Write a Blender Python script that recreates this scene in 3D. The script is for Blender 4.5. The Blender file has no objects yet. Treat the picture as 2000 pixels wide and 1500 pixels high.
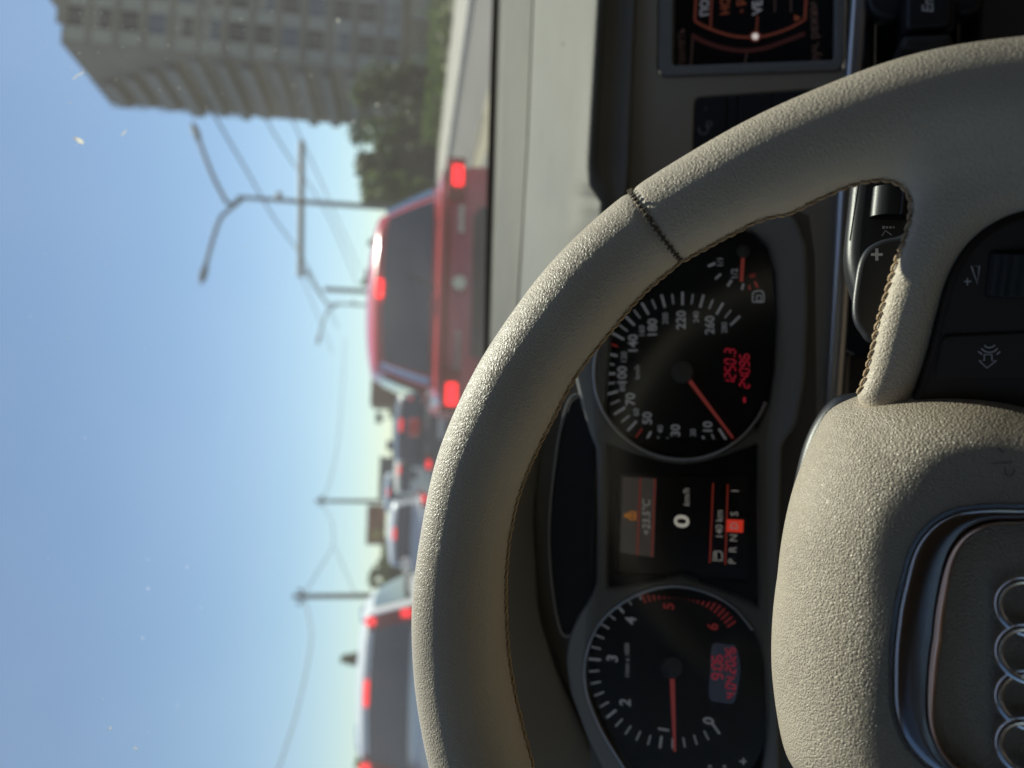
import bpy, bmesh, math, random
import numpy as np
from mathutils import Vector, Matrix
random.seed(7); rng = np.random.default_rng(7)
C = bpy.context.scene.collection
scn = bpy.context.scene

# ------------------------------------------------------------------ camera, sky, sun, exposure
FPX = 1387.0                      # focal length in pixels of the 2000 x 1500 frame
CAM_H = 1.30
PITCH, YAW, ROLL = math.radians(8.41), math.radians(6.1), math.radians(2.0)
_f = np.array([math.sin(YAW)*math.cos(PITCH), math.cos(YAW)*math.cos(PITCH), -math.sin(PITCH)])
_r0 = np.array([math.cos(YAW), -math.sin(YAW), 0.0])
_u0 = np.cross(_r0, _f)
RT = _r0*math.cos(ROLL) + _u0*math.sin(ROLL)
UP = _u0*math.cos(ROLL) - _r0*math.sin(ROLL)
FW = _f
CAM = np.array([0.0, 0.0, CAM_H])
cd = bpy.data.cameras.new('camera'); cam = bpy.data.objects.new('camera', cd); C.objects.link(cam)
m = Matrix.Identity(4)
for i in range(3):
    m[i][0] = -UP[i]; m[i][1] = RT[i]; m[i][2] = -FW[i]; m[i][3] = CAM[i]
cam.matrix_world = m                                   # the phone is held on its side
cd.sensor_width = 36; cd.sensor_fit = 'HORIZONTAL'; cd.lens = FPX/2000*36
cd.clip_start = 0.01; cd.clip_end = 5000
cd.dof.use_dof = True; cd.dof.focus_distance = 0.285; cd.dof.aperture_fstop = 6.7
scn.camera = cam

SUN_EL, SUN_AZ = 50.7, 32.0                            # azimuth to the right of straight ahead
w = bpy.data.worlds.new('World'); scn.world = w; w.use_nodes = True
nt = w.node_tree; bg = nt.nodes['Background']
sky = nt.nodes.new('ShaderNodeTexSky'); sky.sky_type = 'NISHITA'; sky.sun_disc = False
sky.sun_elevation = math.radians(SUN_EL); sky.sun_rotation = math.radians(SUN_AZ)
sky.air_density = 0.95; sky.dust_density = 0.1; sky.ozone_density = 1.5
nt.links.new(sky.outputs[0], bg.inputs[0]); bg.inputs[1].default_value = 0.083
sl = bpy.data.lights.new('sun', 'SUN'); sl.energy = 5.0; sl.angle = math.radians(0.53); sl.color = (1.0, 0.91, 0.76)
so = bpy.data.objects.new('sun', sl); C.objects.link(so)
_el, _az = math.radians(SUN_EL), math.radians(SUN_AZ)
SUN = Vector((math.sin(_az)*math.cos(_el), math.cos(_az)*math.cos(_el), math.sin(_el)))
so.rotation_euler = SUN.to_track_quat('Z', 'Y').to_euler(); so.location = (30, 40, 60)
scn.view_settings.view_transform = 'Standard'; scn.view_settings.look = 'None'
scn.view_settings.exposure = 0.36; scn.view_settings.gamma = 1.0
scn.render.engine = 'CYCLES'
scn.cycles.use_denoising = True
scn.cycles.max_bounces = 10; scn.cycles.diffuse_bounces = 5; scn.cycles.glossy_bounces = 4
scn.cycles.transparent_max_bounces = 16
scn.cycles.caustics_reflective = False; scn.cycles.caustics_refractive = False
scn.cycles.sample_clamp_indirect = 6.0

# ------------------------------------------------------------------ helpers
def ray(u, v): return FW + RT*((750-v)/FPX) + UP*((1000-u)/FPX)
def W(u, v, d): return CAM + ray(u, v)*d               # point seen at pixel (u, v), d metres along the camera axis
def ground(u, v, z=0.0):
    r = ray(u, v); return CAM + r*((z-CAM_H)/r[2])
def atY(u, v, Y):
    r = ray(u, v); return CAM + r*(Y/r[1])

class Plane:
    """a flat piece of the car: origin, right, up and outward axes"""
    def __init__(s, u, v, d, a, b):
        n = RT*a + UP*b - FW; s.ez = n/np.linalg.norm(n)
        e = np.cross(UP, s.ez); s.ex = e/np.linalg.norm(e)
        s.ey = np.cross(s.ez, s.ex); s.O = W(u, v, d); s.d = d
    def loc(s, u, v, h=0.0):
        r = ray(u, v); t = np.dot(s.ez, s.O + s.ez*h - CAM)/np.dot(s.ez, r)
        q = CAM + r*t - s.O
        return np.array([np.dot(q, s.ex), np.dot(q, s.ey), h])
    def w(s, p, q, h=0.0): return s.O + s.ex*p + s.ey*q + s.ez*h
    def px(s, u, v, h=0.0):
        l = s.loc(u, v, h); return s.w(*l)
    def mat(s):
        m = Matrix.Identity(4)
        for i in range(3): m[i][0] = s.ex[i]; m[i][1] = s.ey[i]; m[i][2] = s.ez[i]; m[i][3] = s.O[i]
        return m

def tag(o, label=None, cat=None, group=None, kind=None):
    if label: o['label'] = label
    if cat: o['category'] = cat
    if group: o['group'] = group
    if kind: o['kind'] = kind
    return o
def thing(name, label, cat, loc=(0, 0, 0), rz=0.0, group=None):
    o = bpy.data.objects.new(name, None); C.objects.link(o); o.empty_display_size = 0.05
    o.location = Vector([float(x) for x in loc]); o.rotation_euler = (0, 0, rz)
    return tag(o, label, cat, group)
def obj(name, verts, faces, mat, parent=None, smooth=True, world=True, angle=None, label=None):
    """one mesh object; world=True: verts are in world space and are stored relative to the (unrotated) root"""
    me = bpy.data.meshes.new(name)
    V = np.asarray([tuple(p) for p in verts], float).reshape(-1, 3)
    off = np.zeros(3)
    if world and parent is not None:
        q = parent
        while q is not None: off = off + np.array(q.location); q = q.parent
    me.from_pydata((V-off).tolist(), [], [tuple(int(i) for i in f) for f in faces]); me.update()
    return finish(name, me, mat, parent, smooth, angle, label)
def finish(name, me, mat, parent, smooth=True, angle=None, label=None):
    o = bpy.data.objects.new(name, me); C.objects.link(o)
    if mat is not None and not me.materials: me.materials.append(mat)
    if smooth:
        me.polygons.foreach_set('use_smooth', [True]*len(me.polygons))
        if angle: me.set_sharp_from_angle(angle=math.radians(angle))
    if parent is not None: o.parent = parent
    if label: o['label'] = label
    return o
class MB:
    """mesh builder"""
    def __init__(s): s.v = []; s.f = []
    def add(s, V, F):
        n = len(s.v); s.v += [tuple(p) for p in V]; s.f += [tuple(i+n for i in f) for f in F]; return s
    def box(s, x0, x1, y0, y1, z0, z1):
        V = [(x, y, z) for z in (z0, z1) for y in (y0, y1) for x in (x0, x1)]
        return s.add(V, [(0, 2, 3, 1), (4, 5, 7, 6), (0, 1, 5, 4), (2, 6, 7, 3), (0, 4, 6, 2), (1, 3, 7, 5)])
    def tube(s, pts, r, n=8, cap=True):
        pts = [np.asarray(p, float) for p in pts]; N = len(pts)
        rr = r if hasattr(r, '__len__') else [r]*N
        t0 = pts[1]-pts[0]; t0 = t0/np.linalg.norm(t0)
        a = np.array([0, 0, 1.0]) if abs(t0[2]) < .9 else np.array([1.0, 0, 0])
        nrm = np.cross(t0, a); nrm /= np.linalg.norm(nrm); V = []
        for i in range(N):
            t = pts[min(i+1, N-1)]-pts[max(i-1, 0)]; t = t/(np.linalg.norm(t)+1e-12)
            nrm = nrm - t*np.dot(nrm, t); nrm /= np.linalg.norm(nrm)+1e-12; b = np.cross(t, nrm)
            for k in range(n):
                an = 2*math.pi*k/n; V.append(pts[i]+(nrm*math.cos(an)+b*math.sin(an))*rr[i])
        F = [(i*n+k, i*n+(k+1) % n, (i+1)*n+(k+1) % n, (i+1)*n+k) for i in range(N-1) for k in range(n)]
        if cap: F += [tuple(range(n-1, -1, -1)), tuple((N-1)*n+k for k in range(n))]
        return s.add(V, F)
    def grid(s, G):
        """G[i][j] = point"""
        R, K = len(G), len(G[0])
        return s.add([p for row in G for p in row], [(i*K+j, i*K+j+1, (i+1)*K+j+1, (i+1)*K+j) for i in range(R-1) for j in range(K-1)])
    def loft(s, rings, cap0=False, cap1=False):
        n = len(rings[0]); R = len(rings); V = [p for r in rings for p in r]
        F = [(i*n+k, i*n+(k+1) % n, (i+1)*n+(k+1) % n, (i+1)*n+k) for i in range(R-1) for k in range(n)]
        if cap0: F.append(tuple(range(n-1, -1, -1)))
        if cap1: F.append(tuple((R-1)*n+k for k in range(n)))
        return s.add(V, F)
    def build(s, name, mat, parent=None, world=True, smooth=True, angle=35, label=None):
        return obj(name, s.v, s.f, mat, parent, smooth, world, angle, label)

def catmull(pts, n=6, closed=True):
    P = np.asarray(pts, float); N = len(P); out = []
    rngs = range(N) if closed else range(N-1)
    for i in rngs:
        if closed: a, b, c, d = P[(i-1) % N], P[i], P[(i+1) % N], P[(i+2) % N]
        else: a, b, c, d = P[max(i-1, 0)], P[i], P[i+1], P[min(i+2, N-1)]
        for k in range(n):
            t = k/n
            out.append(0.5*((2*b)+(-a+c)*t+(2*a-5*b+4*c-d)*t*t+(-a+3*b-3*c+d)*t**3))
    if not closed: out.append(P[-1])
    return np.array(out)
def rounded(pts, rad, n=5):
    """polygon with rounded corners (pixel space)"""
    P = np.asarray(pts, float); N = len(P); out = []
    rad = rad if hasattr(rad, '__len__') else [rad]*N
    for i in range(N):
        a, b, c = P[i-1], P[i], P[(i+1) % N]
        d1, d2 = a-b, c-b; l1, l2 = np.linalg.norm(d1), np.linalg.norm(d2)
        q = min(rad[i], .45*l1, .45*l2)
        p1, p2 = b+d1/l1*q, b+d2/l2*q
        for k in range(n+1):
            t = k/n; out.append(p1*(1-t)**2+b*2*t*(1-t)+p2*t*t)
    return np.array(out)
def plate(name, pl, outline, mat, parent, h0, h1, bevel=0.001, holes=(), res=2, label=None):
    """solid plate: outline traced at its top height h1, from h0 up to h1, rounded edges, real thickness"""
    cu = bpy.data.curves.new(name, 'CURVE'); cu.dimensions = '2D'; cu.fill_mode = 'BOTH'
    for o in [outline]+list(holes):
        sp = cu.splines.new('POLY'); L = [pl.loc(u, v, h1) for u, v in o]
        sp.points.add(len(L)-1)
        for i, p in enumerate(L): sp.points[i].co = (p[0], p[1], 0, 1)
        sp.use_cyclic_u = True
    cu.extrude = max((h1-h0)/2-bevel, 0.00005); cu.bevel_depth = bevel; cu.bevel_resolution = res; cu.offset = -bevel
    to = bpy.data.objects.new('tmp', cu); C.objects.link(to)
    dg = bpy.context.evaluated_depsgraph_get(); dg.update()
    me = bpy.data.meshes.new_from_object(to.evaluated_get(dg)); bpy.data.objects.remove(to); bpy.data.curves.remove(cu)
    me.name = name; me.materials.clear()
    M = pl.mat() @ Matrix.Translation((0, 0, (h0+h1)/2))
    off = Vector((0, 0, 0)); q = parent
    while q is not None: off += q.location; q = q.parent
    me.transform(Matrix.Translation(-off) @ M)
    return finish(name, me, mat, parent, True, 30, label)
def text_mesh(pl, s, u, v, hpx, h, shear=0.0, align='CENTER', rot=0.0, xs=1.0, bold=None):
    if bold is None: bold = .022 if hpx > 15 else .010 if hpx > 10 else .004
    cu = bpy.data.curves.new('t', 'FONT'); cu.body = s; cu.align_x = align; cu.align_y = 'CENTER'; cu.shear = shear; cu.resolution_u = 3
    a = pl.loc(u, v, h); b = pl.loc(u-hpx, v, h); r = pl.loc(u, v-10, h)
    cu.size = np.linalg.norm(b-a)/0.72; cu.offset = cu.size*bold
    to = bpy.data.objects.new('tmp', cu); C.objects.link(to)
    dg = bpy.context.evaluated_depsgraph_get(); dg.update()
    me = bpy.data.meshes.new_from_object(to.evaluated_get(dg)); bpy.data.objects.remove(to); bpy.data.curves.remove(cu)
    ang = math.atan2(r[1]-a[1], r[0]-a[0])+rot
    me.transform(pl.mat() @ Matrix.Translation((a[0], a[1], h)) @ Matrix.Rotation(ang, 4, 'Z') @ Matrix.Scale(xs, 4, (1, 0, 0)))
    V = [tuple(x.co) for x in me.vertices]; F = [tuple(p.vertices) for p in me.polygons]
    bpy.data.meshes.remove(me); return V, F
def ribbon(pl, pts, wpx, h, closed=False):
    """flat stroke on a plane through pixel points"""
    L = [pl.loc(u, v, h)[:2] for u, v in pts]; u0, v0 = pts[0]
    k = np.linalg.norm(pl.loc(u0+5, v0, h)-pl.loc(u0-5, v0, h))/10*wpx/2
    N = len(L); V = []; F = []
    for i in range(N):
        if closed: a, c = L[i-1], L[(i+1) % N]
        else: a, c = L[max(i-1, 0)], L[min(i+1, N-1)]
        t = c-a; t = t/(np.linalg.norm(t)+1e-12); nn = np.array([-t[1], t[0]])*k
        V += [pl.w(*(L[i]+nn), h), pl.w(*(L[i]-nn), h)]
    for i in range(N if closed else N-1):
        j = (i+1) % N; F.append((2*i, 2*i+1, 2*j+1, 2*j))
    return V, F
def arc(cu_, cv, r, a0, a1, n=16, ru=None):
    """pixel arc; angles in upright sense, degrees counter-clockwise from the right"""
    ru = ru or r
    return [(cu_-ru*math.sin(math.radians(a0+(a1-a0)*i/n)), cv-r*math.cos(math.radians(a0+(a1-a0)*i/n))) for i in range(n+1)]

# ------------------------------------------------------------------ materials
def mat_new(name):
    m = bpy.data.materials.new(name); m.use_nodes = True
    return m, m.node_tree, m.node_tree.nodes['Principled BSDF']
def N(nt, typ, **kw):
    n = nt.nodes.new(typ)
    for k, v in kw.items():
        if k in n.inputs: n.inputs[k].default_value = v
        else: setattr(n, k, v)
    return n
def plain(name, col, rough=0.5, metal=0.0, spec=0.5, grain=0, gs=900, var=0.0, vs=6, coat=0.0, gd=0.0002):
    m, nt, b = mat_new(name); L = nt.links
    b.inputs['Base Color'].default_value = (*col, 1); b.inputs['Roughness'].default_value = rough
    b.inputs['Metallic'].default_value = metal; b.inputs['Specular IOR Level'].default_value = spec
    b.inputs['Coat Weight'].default_value = coat; b.inputs['Coat Roughness'].default_value = 0.06
    tc = N(nt, 'ShaderNodeTexCoord')
    if grain:
        no = N(nt, 'ShaderNodeTexNoise', Scale=gs, Detail=2.0); L.new(tc.outputs['Object'], no.inputs['Vector'])
        bp = N(nt, 'ShaderNodeBump', Strength=grain, Distance=gd); L.new(no.outputs[0], bp.inputs['Height']); L.new(bp.outputs[0], b.inputs['Normal'])
    if var:
        no = N(nt, 'ShaderNodeTexNoise', Scale=vs, Detail=5.0); L.new(tc.outputs['Object'], no.inputs['Vector'])
        mr = N(nt, 'ShaderNodeMapRange'); mr.inputs['From Min'].default_value = .3; mr.inputs['From Max'].default_value = .7
        mr.inputs['To Min'].default_value = 1-var; mr.inputs['To Max'].default_value = 1+var
        L.new(no.outputs[0], mr.inputs[0])
        mx = N(nt, 'ShaderNodeMix', data_type='RGBA', blend_type='MULTIPLY'); mx.inputs[0].default_value = 1
        mx.inputs[6].default_value = (*col, 1); L.new(mr.outputs[0], mx.inputs[7]); L.new(mx.outputs[2], b.inputs['Base Color'])
    return m
def leather(name, col, scale, strength, rough, dist=0.0003, stretch=(1, 1, 1), fine=2.1):
    m, nt, b = mat_new(name); L = nt.links
    b.inputs['Base Color'].default_value = (*col, 1); b.inputs['Roughness'].default_value = rough
    b.inputs['Specular IOR Level'].default_value = 0.42
    tc = N(nt, 'ShaderNodeTexCoord'); mp = N(nt, 'ShaderNodeMapping'); mp.inputs['Scale'].default_value = stretch
    L.new(tc.outputs['Object'], mp.inputs[0])
    nz = N(nt, 'ShaderNodeTexNoise', Scale=scale*.35, Detail=2.0); L.new(mp.outputs[0], nz.inputs['Vector'])
    sb = N(nt, 'ShaderNodeVectorMath', operation='MULTIPLY_ADD'); sb.inputs[1].default_value = (1.1/scale,)*3
    L.new(nz.outputs['Color'], sb.inputs[0]); L.new(mp.outputs[0], sb.inputs[2])
    hs = []
    for sc_, wt in ((scale, 1.0), (scale*fine, .45)):
        vo = N(nt, 'ShaderNodeTexVoronoi', feature='DISTANCE_TO_EDGE', Scale=sc_); L.new(sb.outputs[0], vo.inputs['Vector'])
        mr = N(nt, 'ShaderNodeMapRange', interpolation_type='SMOOTHSTEP'); mr.inputs['From Max'].default_value = .32; mr.inputs['To Max'].default_value = wt
        L.new(vo.outputs[0], mr.inputs[0]); hs.append(mr)
    ad = N(nt, 'ShaderNodeMath', operation='ADD'); L.new(hs[0].outputs[0], ad.inputs[0]); L.new(hs[1].outputs[0], ad.inputs[1])
    lo = N(nt, 'ShaderNodeTexNoise', Scale=28, Detail=3.0); L.new(tc.outputs['Object'], lo.inputs['Vector'])
    am = N(nt, 'ShaderNodeMapRange'); am.inputs['From Min'].default_value = .3; am.inputs['From Max'].default_value = .7; am.inputs['To Min'].default_value = strength*.55; am.inputs['To Max'].default_value = strength
    L.new(lo.outputs[0], am.inputs[0])
    bp = N(nt, 'ShaderNodeBump', Distance=dist); L.new(ad.outputs[0], bp.inputs['Height']); L.new(am.outputs[0], bp.inputs['Strength'])
    L.new(bp.outputs[0], b.inputs['Normal'])
    v2 = N(nt, 'ShaderNodeTexNoise', Scale=14, Detail=4.0); L.new(tc.outputs['Object'], v2.inputs['Vector'])
    cr = N(nt, 'ShaderNodeMapRange'); cr.inputs['From Min'].default_value = .3; cr.inputs['From Max'].default_value = .7; cr.inputs['To Min'].default_value = .9; cr.inputs['To Max'].default_value = 1.06
    L.new(v2.outputs[0], cr.inputs[0])
    mx = N(nt, 'ShaderNodeMix', data_type='RGBA', blend_type='MULTIPLY'); mx.inputs[0].default_value = 1
    mx.inputs[6].default_value = (*col, 1); L.new(cr.outputs[0], mx.inputs[7]); L.new(mx.outputs[2], b.inputs['Base Color'])
    rr = N(nt, 'ShaderNodeMapRange'); rr.inputs['From Min'].default_value = .3; rr.inputs['From Max'].default_value = .7; rr.inputs['To Min'].default_value = rough-.07; rr.inputs['To Max'].default_value = rough+.08
    L.new(v2.outputs[0], rr.inputs[0]); L.new(rr.outputs[0], b.inputs['Roughness'])
    return m
def glow(name, col, st, base=(0.02, 0.02, 0.02)):
    m, nt, b = mat_new(name)
    b.inputs['Base Color'].default_value = (*base, 1); b.inputs['Emission Color'].default_value = (*col, 1); b.inputs['Emission Strength'].default_value = st
    b.inputs['Roughness'].default_value = 0.4
    return m
def clear(name, tint=(1, 1, 1), gl=1.0, rough=0.02, dust=None):
    """thin pane: see-through with a Fresnel reflection, optional dust film that scatters the sun"""
    m, nt, b = mat_new(name); L = nt.links; nt.nodes.remove(b); out = nt.nodes['Material Output']
    tr = N(nt, 'ShaderNodeBsdfTransparent'); tr.inputs[0].default_value = (*tint, 1)
    gs = N(nt, 'ShaderNodeBsdfGlossy'); gs.inputs['Roughness'].default_value = rough
    fr = N(nt, 'ShaderNodeFresnel', IOR=1.35); ml = N(nt, 'ShaderNodeMath', operation='MULTIPLY'); ml.inputs[1].default_value = gl
    L.new(fr.outputs[0], ml.inputs[0])
    mx = N(nt, 'ShaderNodeMixShader'); L.new(ml.outputs[0], mx.inputs[0]); L.new(tr.outputs[0], mx.inputs[1]); L.new(gs.outputs[0], mx.inputs[2])
    last = mx
    if dust:
        tc = N(nt, 'ShaderNodeTexCoord')
        n1 = N(nt, 'ShaderNodeTexNoise', Scale=3.0, Detail=4.0); L.new(tc.outputs['Object'], n1.inputs['Vector'])
        r1 = N(nt, 'ShaderNodeMapRange'); r1.inputs['From Min'].default_value = .3; r1.inputs['From Max'].default_value = .75; r1.inputs['To Min'].default_value = dust*.6; r1.inputs['To Max'].default_value = dust*1.55
        L.new(n1.outputs[0], r1.inputs[0])
        vo = N(nt, 'ShaderNodeTexVoronoi', feature='F1', Scale=95.0); L.new(tc.outputs['Object'], vo.inputs['Vector'])
        wn = N(nt, 'ShaderNodeSeparateColor'); L.new(vo.outputs['Color'], wn.inputs[0])
        th = N(nt, 'ShaderNodeMapRange'); th.inputs['From Min'].default_value = .72; th.inputs['From Max'].default_value = 1.0; th.inputs['To Min'].default_value = 0; th.inputs['To Max'].default_value = .095
        L.new(wn.outputs[0], th.inputs[0])
        lt = N(nt, 'ShaderNodeMath', operation='LESS_THAN'); L.new(vo.outputs['Distance'], lt.inputs[0]); L.new(th.outputs[0], lt.inputs[1])
        n2 = N(nt, 'ShaderNodeTexNoise', Scale=5.0); L.new(tc.outputs['Object'], n2.inputs['Vector'])
        r2 = N(nt, 'ShaderNodeMapRange'); r2.inputs['From Min'].default_value = .4; r2.inputs['From Max'].default_value = .65; r2.inputs['To Max'].default_value = .2
        L.new(n2.outputs[0], r2.inputs[0])
        sp = N(nt, 'ShaderNodeMath', operation='MULTIPLY'); L.new(lt.outputs[0], sp.inputs[0]); L.new(r2.outputs[0], sp.inputs[1])
        ad = N(nt, 'ShaderNodeMath', operation='ADD'); L.new(r1.outputs[0], ad.inputs[0]); L.new(sp.outputs[0], ad.inputs[1])
        tl = N(nt, 'ShaderNodeBsdfTranslucent'); tl.inputs[0].default_value = (.9, .89, .86, 1)
        m2 = N(nt, 'ShaderNodeMixShader'); L.new(ad.outputs[0], m2.inputs[0]); L.new(mx.outputs[0], m2.inputs[1]); L.new(tl.outputs[0], m2.inputs[2]); last = m2
    L.new(last.outputs[0], out.inputs[0])
    return m

M = {}
M['rim'] = leather('rim_leather', (.52, .452, .362), 700, 1.0, .40, .00017, fine=2.2)
M['pad'] = leather('pad_vinyl', (.40, .347, .278), 820, 1.0, .38, .00034, fine=1.9)
M['dash'] = plain('dash_vinyl', (.135, .130, .112), .58, spec=.2, grain=.8, gs=600, gd=.0005, var=.05, vs=25)
M['hood'] = leather('hood_vinyl', (.17, .155, .13), 600, .5, .55, .0002)
M['fascia'] = plain('fascia_plastic', (.33, .285, .225), .5, grain=.3, gs=1500)
M['bezel'] = plain('bezel_plastic', (.20, .20, .19), .42, grain=.25, gs=1800)
M['black'] = plain('black_plastic', (.016, .017, .02), .42, grain=.3, gs=1600)
M['blackgloss'] = plain('gloss_black', (.016, .017, .02), .3)
M['dial'] = plain('dial_black', (.014, .016, .018), .7, spec=.2)
M['matte'] = plain('matte_black', (.016, .017, .019), .85, spec=.1)
M['brownblk'] = plain('button_panel', (.034, .024, .018), .42, spec=.25, grain=.35, gs=1500)
M['rubber'] = plain('rubber', (.03, .028, .026), .6, grain=.6, gs=2500)
M['chrome'] = plain('satin_chrome', (.84, .84, .86), .16, metal=1.0, grain=.04, gs=60)
M['chromew'] = plain('chrome_reflection_tint', (.80, .55, .42), .25, metal=1.0)  # copper tone of reflected warm leather, painted into the metal colour
M['alu'] = plain('trim_aluminium', (.62, .63, .66), .3, metal=1.0, grain=.1, gs=3000)
M['insert'] = plain('insert_plastic', (.06, .052, .046), .5, grain=.3, gs=1500)
M['thread'] = plain('thread', (.42, .30, .18), .8, var=.25, vs=400)
M['threadd'] = plain('thread_dark', (.11, .085, .06), .85, var=.3, vs=500)
M['capgrey'] = plain('needle_cap_grey', (.07, .072, .075), .5)
M['white'] = glow('dial_print_glow', (.85, .92, 1), .05, (.4, .4, .42))  # print looks unlit; faint glow added to brighten the scale
M['dimwhite'] = plain('dial_grey', (.2, .2, .2), .6)
M['icon'] = plain('icon_print', (.62, .62, .64), .6)
M['dialred'] = glow('dial_red_glow', (1, .08, .08), .05, (.28, .03, .03))  # same added glow for the red print
M['needle'] = glow('needle_red', (1, .16, .14), .06, (.5, .06, .05))
M['ledred'] = glow('led_red', (1, .03, .08), .15)
M['lcdback'] = glow('lcd_back', (.35, .45, .75), .018, (.03, .03, .04))
M['scrw'] = glow('screen_white', (1, .95, .8), .22)
M['scrw2'] = glow('screen_white_dim', (1, .95, .85), .09)
M['scrr'] = glow('screen_red', (1, .1, .06), .075)
M['scrr2'] = glow('screen_redfill', (1, .06, .03), .3)
M['scro'] = glow('screen_orange', (1, .35, .05), .14)
M['scrg'] = glow('screen_grey', (.8, .7, .6), .022)
M['scrdot'] = glow('screen_dot', (1, .9, .85), .4)
M['mmi'] = glow('mmi_line', (1, .22, .12), .04)
M['mmid'] = glow('mmi_line_dim', (1, .2, .15), .012)
M['mmit'] = glow('mmi_text_orange', (1, .25, .1), .05)
M['mmiw'] = glow('mmi_text_white', (.85, .85, 1), .09)
M['mmig'] = glow('mmi_text_dim', (1, .6, .5), .014)
M['screen'] = plain('screen_glass', (.006, .006, .008), .25)
M['lens'] = clear('cluster_lens', (.97, .97, .97), .9, .16)
M['glass'] = clear('window_glass', (.82, .86, .85), .8, .01)
M['wind'] = clear('windscreen_glass', (.85, .945, .94), .6, .01, dust=.046)
M['lining'] = plain('roof_lining', (.20, .155, .112), .9)
M['carpet'] = plain('carpet', (.05, .045, .04), .95)
M['seat'] = leather('seat_leather', (.14, .105, .075), 300, .6, .5)

# ------------------------------------------------------------------ STEERING WHEEL
WC = np.array([-0.0895, -0.1393, 0.2105]); wa, wb = 0.0528, 0.4653
WP = Plane(1918.24, 1339.5, 0.2105, wa, wb)
outer = [(2000, 82), (1900, 92), (1800, 110), (1700, 140), (1600, 180), (1500, 222), (1400, 275), (1300, 335), (1230, 380), (1150, 448), (1100, 497), (1050, 555), (1000, 625), (950, 700), (900, 800), (868, 880), (850, 950), (825, 1100), (818, 1200), (825, 1330), (840, 1420), (857, 1500)]
inner = [(1535, 400), (1440, 450), (1330, 510), (1250, 575), (1180, 660), (1120, 735), (1060, 850), (1010, 960), (985, 1080), (980, 1200), (990, 1330), (1010, 1420), (1030, 1500)]
def polar(pts, h=0.0):
    L = np.array([WP.loc(u, v, h)[:2] for u, v in pts]); return L
oL = catmull(outer, 6, False); iL = catmull(inner, 6, False)
oP, iP = polar(oL), polar(iL)
def interp_polar(P):
    an = np.degrees(np.arctan2(P[:, 1], P[:, 0])); rr = np.hypot(P[:, 0], P[:, 1]); k = np.argsort(an); return an[k], rr[k]
oa, orr = interp_polar(oP); ia, irr = interp_polar(iP)
PHI = np.linspace(-180, 180, 1441)
def build_profile():
    ro = np.interp(PHI, oa, orr); ri = np.interp(PHI, ia, irr)
    r = (ro-ri)/2
    lo, hi = ia.min(), ia.max()
    rlo, rhi = r[np.argmin(abs(PHI-lo))], r[np.argmin(abs(PHI-hi))]
    r = np.where(PHI < lo, rlo, r); r = np.where(PHI > hi, rhi, r)
    R = ro-r
    olo, ohi = oa.min(), oa.max()
    Ro_lo = R[np.argmin(abs(PHI-olo))]; Ro_hi = R[np.argmin(abs(PHI-ohi))]
    ph = PHI.copy(); out = (ph < olo) | (ph > ohi)
    # unseen part: blend round the back between both ends
    t = np.where(ph > ohi, ph-ohi, ph+360-ohi)/(360-(ohi-olo)); t = np.clip(t, 0, 1)
    R = np.where(out, Ro_hi+(Ro_lo-Ro_hi)*t, R); rr = np.where(out, rhi+(rlo-rhi)*t, r)
    k = np.ones(31)/31
    R = np.convolve(np.r_[R[-46:-1], R, R[1:46]], k, 'same')[45:-45]; rr = np.convolve(np.r_[rr[-46:-1], rr, rr[1:46]], k, 'same')[45:-45]
    return R, rr
Rphi, rphi = build_profile()
def rim_at(deg): return np.interp(deg, PHI, Rphi), np.interp(deg, PHI, rphi)
opening = [(1535, 400), (1600, 361), (1650, 339), (1700, 328), (1742, 334), (1768, 356), (1780, 390), (1776, 430), (1760, 480), (1743, 530), (1722, 600), (1705, 670), (1690, 730), (1672, 775)]
paneledge = [(1792, 770), (1797, 750), (1815, 690), (1832, 620), (1852, 548), (1884, 488), (1930, 444), (2000, 412), (2120, 395), (2260, 420)]
ZSP = -0.020                      # mean height of the spoke below the rim plane
def zsp(rho): return -0.008-0.034*np.clip((0.158-rho)/0.075, 0, 1.05)
def sdf_poly(poly, X, Y):
    d = np.full(X.shape, 1e9); inside = np.zeros(X.shape, bool); n = len(poly)
    for i in range(n):
        ax, ay = poly[i]; bx, by = poly[(i+1) % n]; ex, ey = bx-ax, by-ay
        t = np.clip(((X-ax)*ex+(Y-ay)*ey)/(ex*ex+ey*ey+1e-15), 0, 1)
        d = np.minimum(d, (X-ax-t*ex)**2+(Y-ay-t*ey)**2)
        cnd = ((ay > Y) != (by > Y)); xx = (bx-ax)*(Y-ay)/((by-ay) if abs(by-ay) > 1e-12 else 1e-12)+ax
        inside ^= cnd & (X < xx)
    d = np.sqrt(d); return np.where(inside, -d, d)
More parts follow.
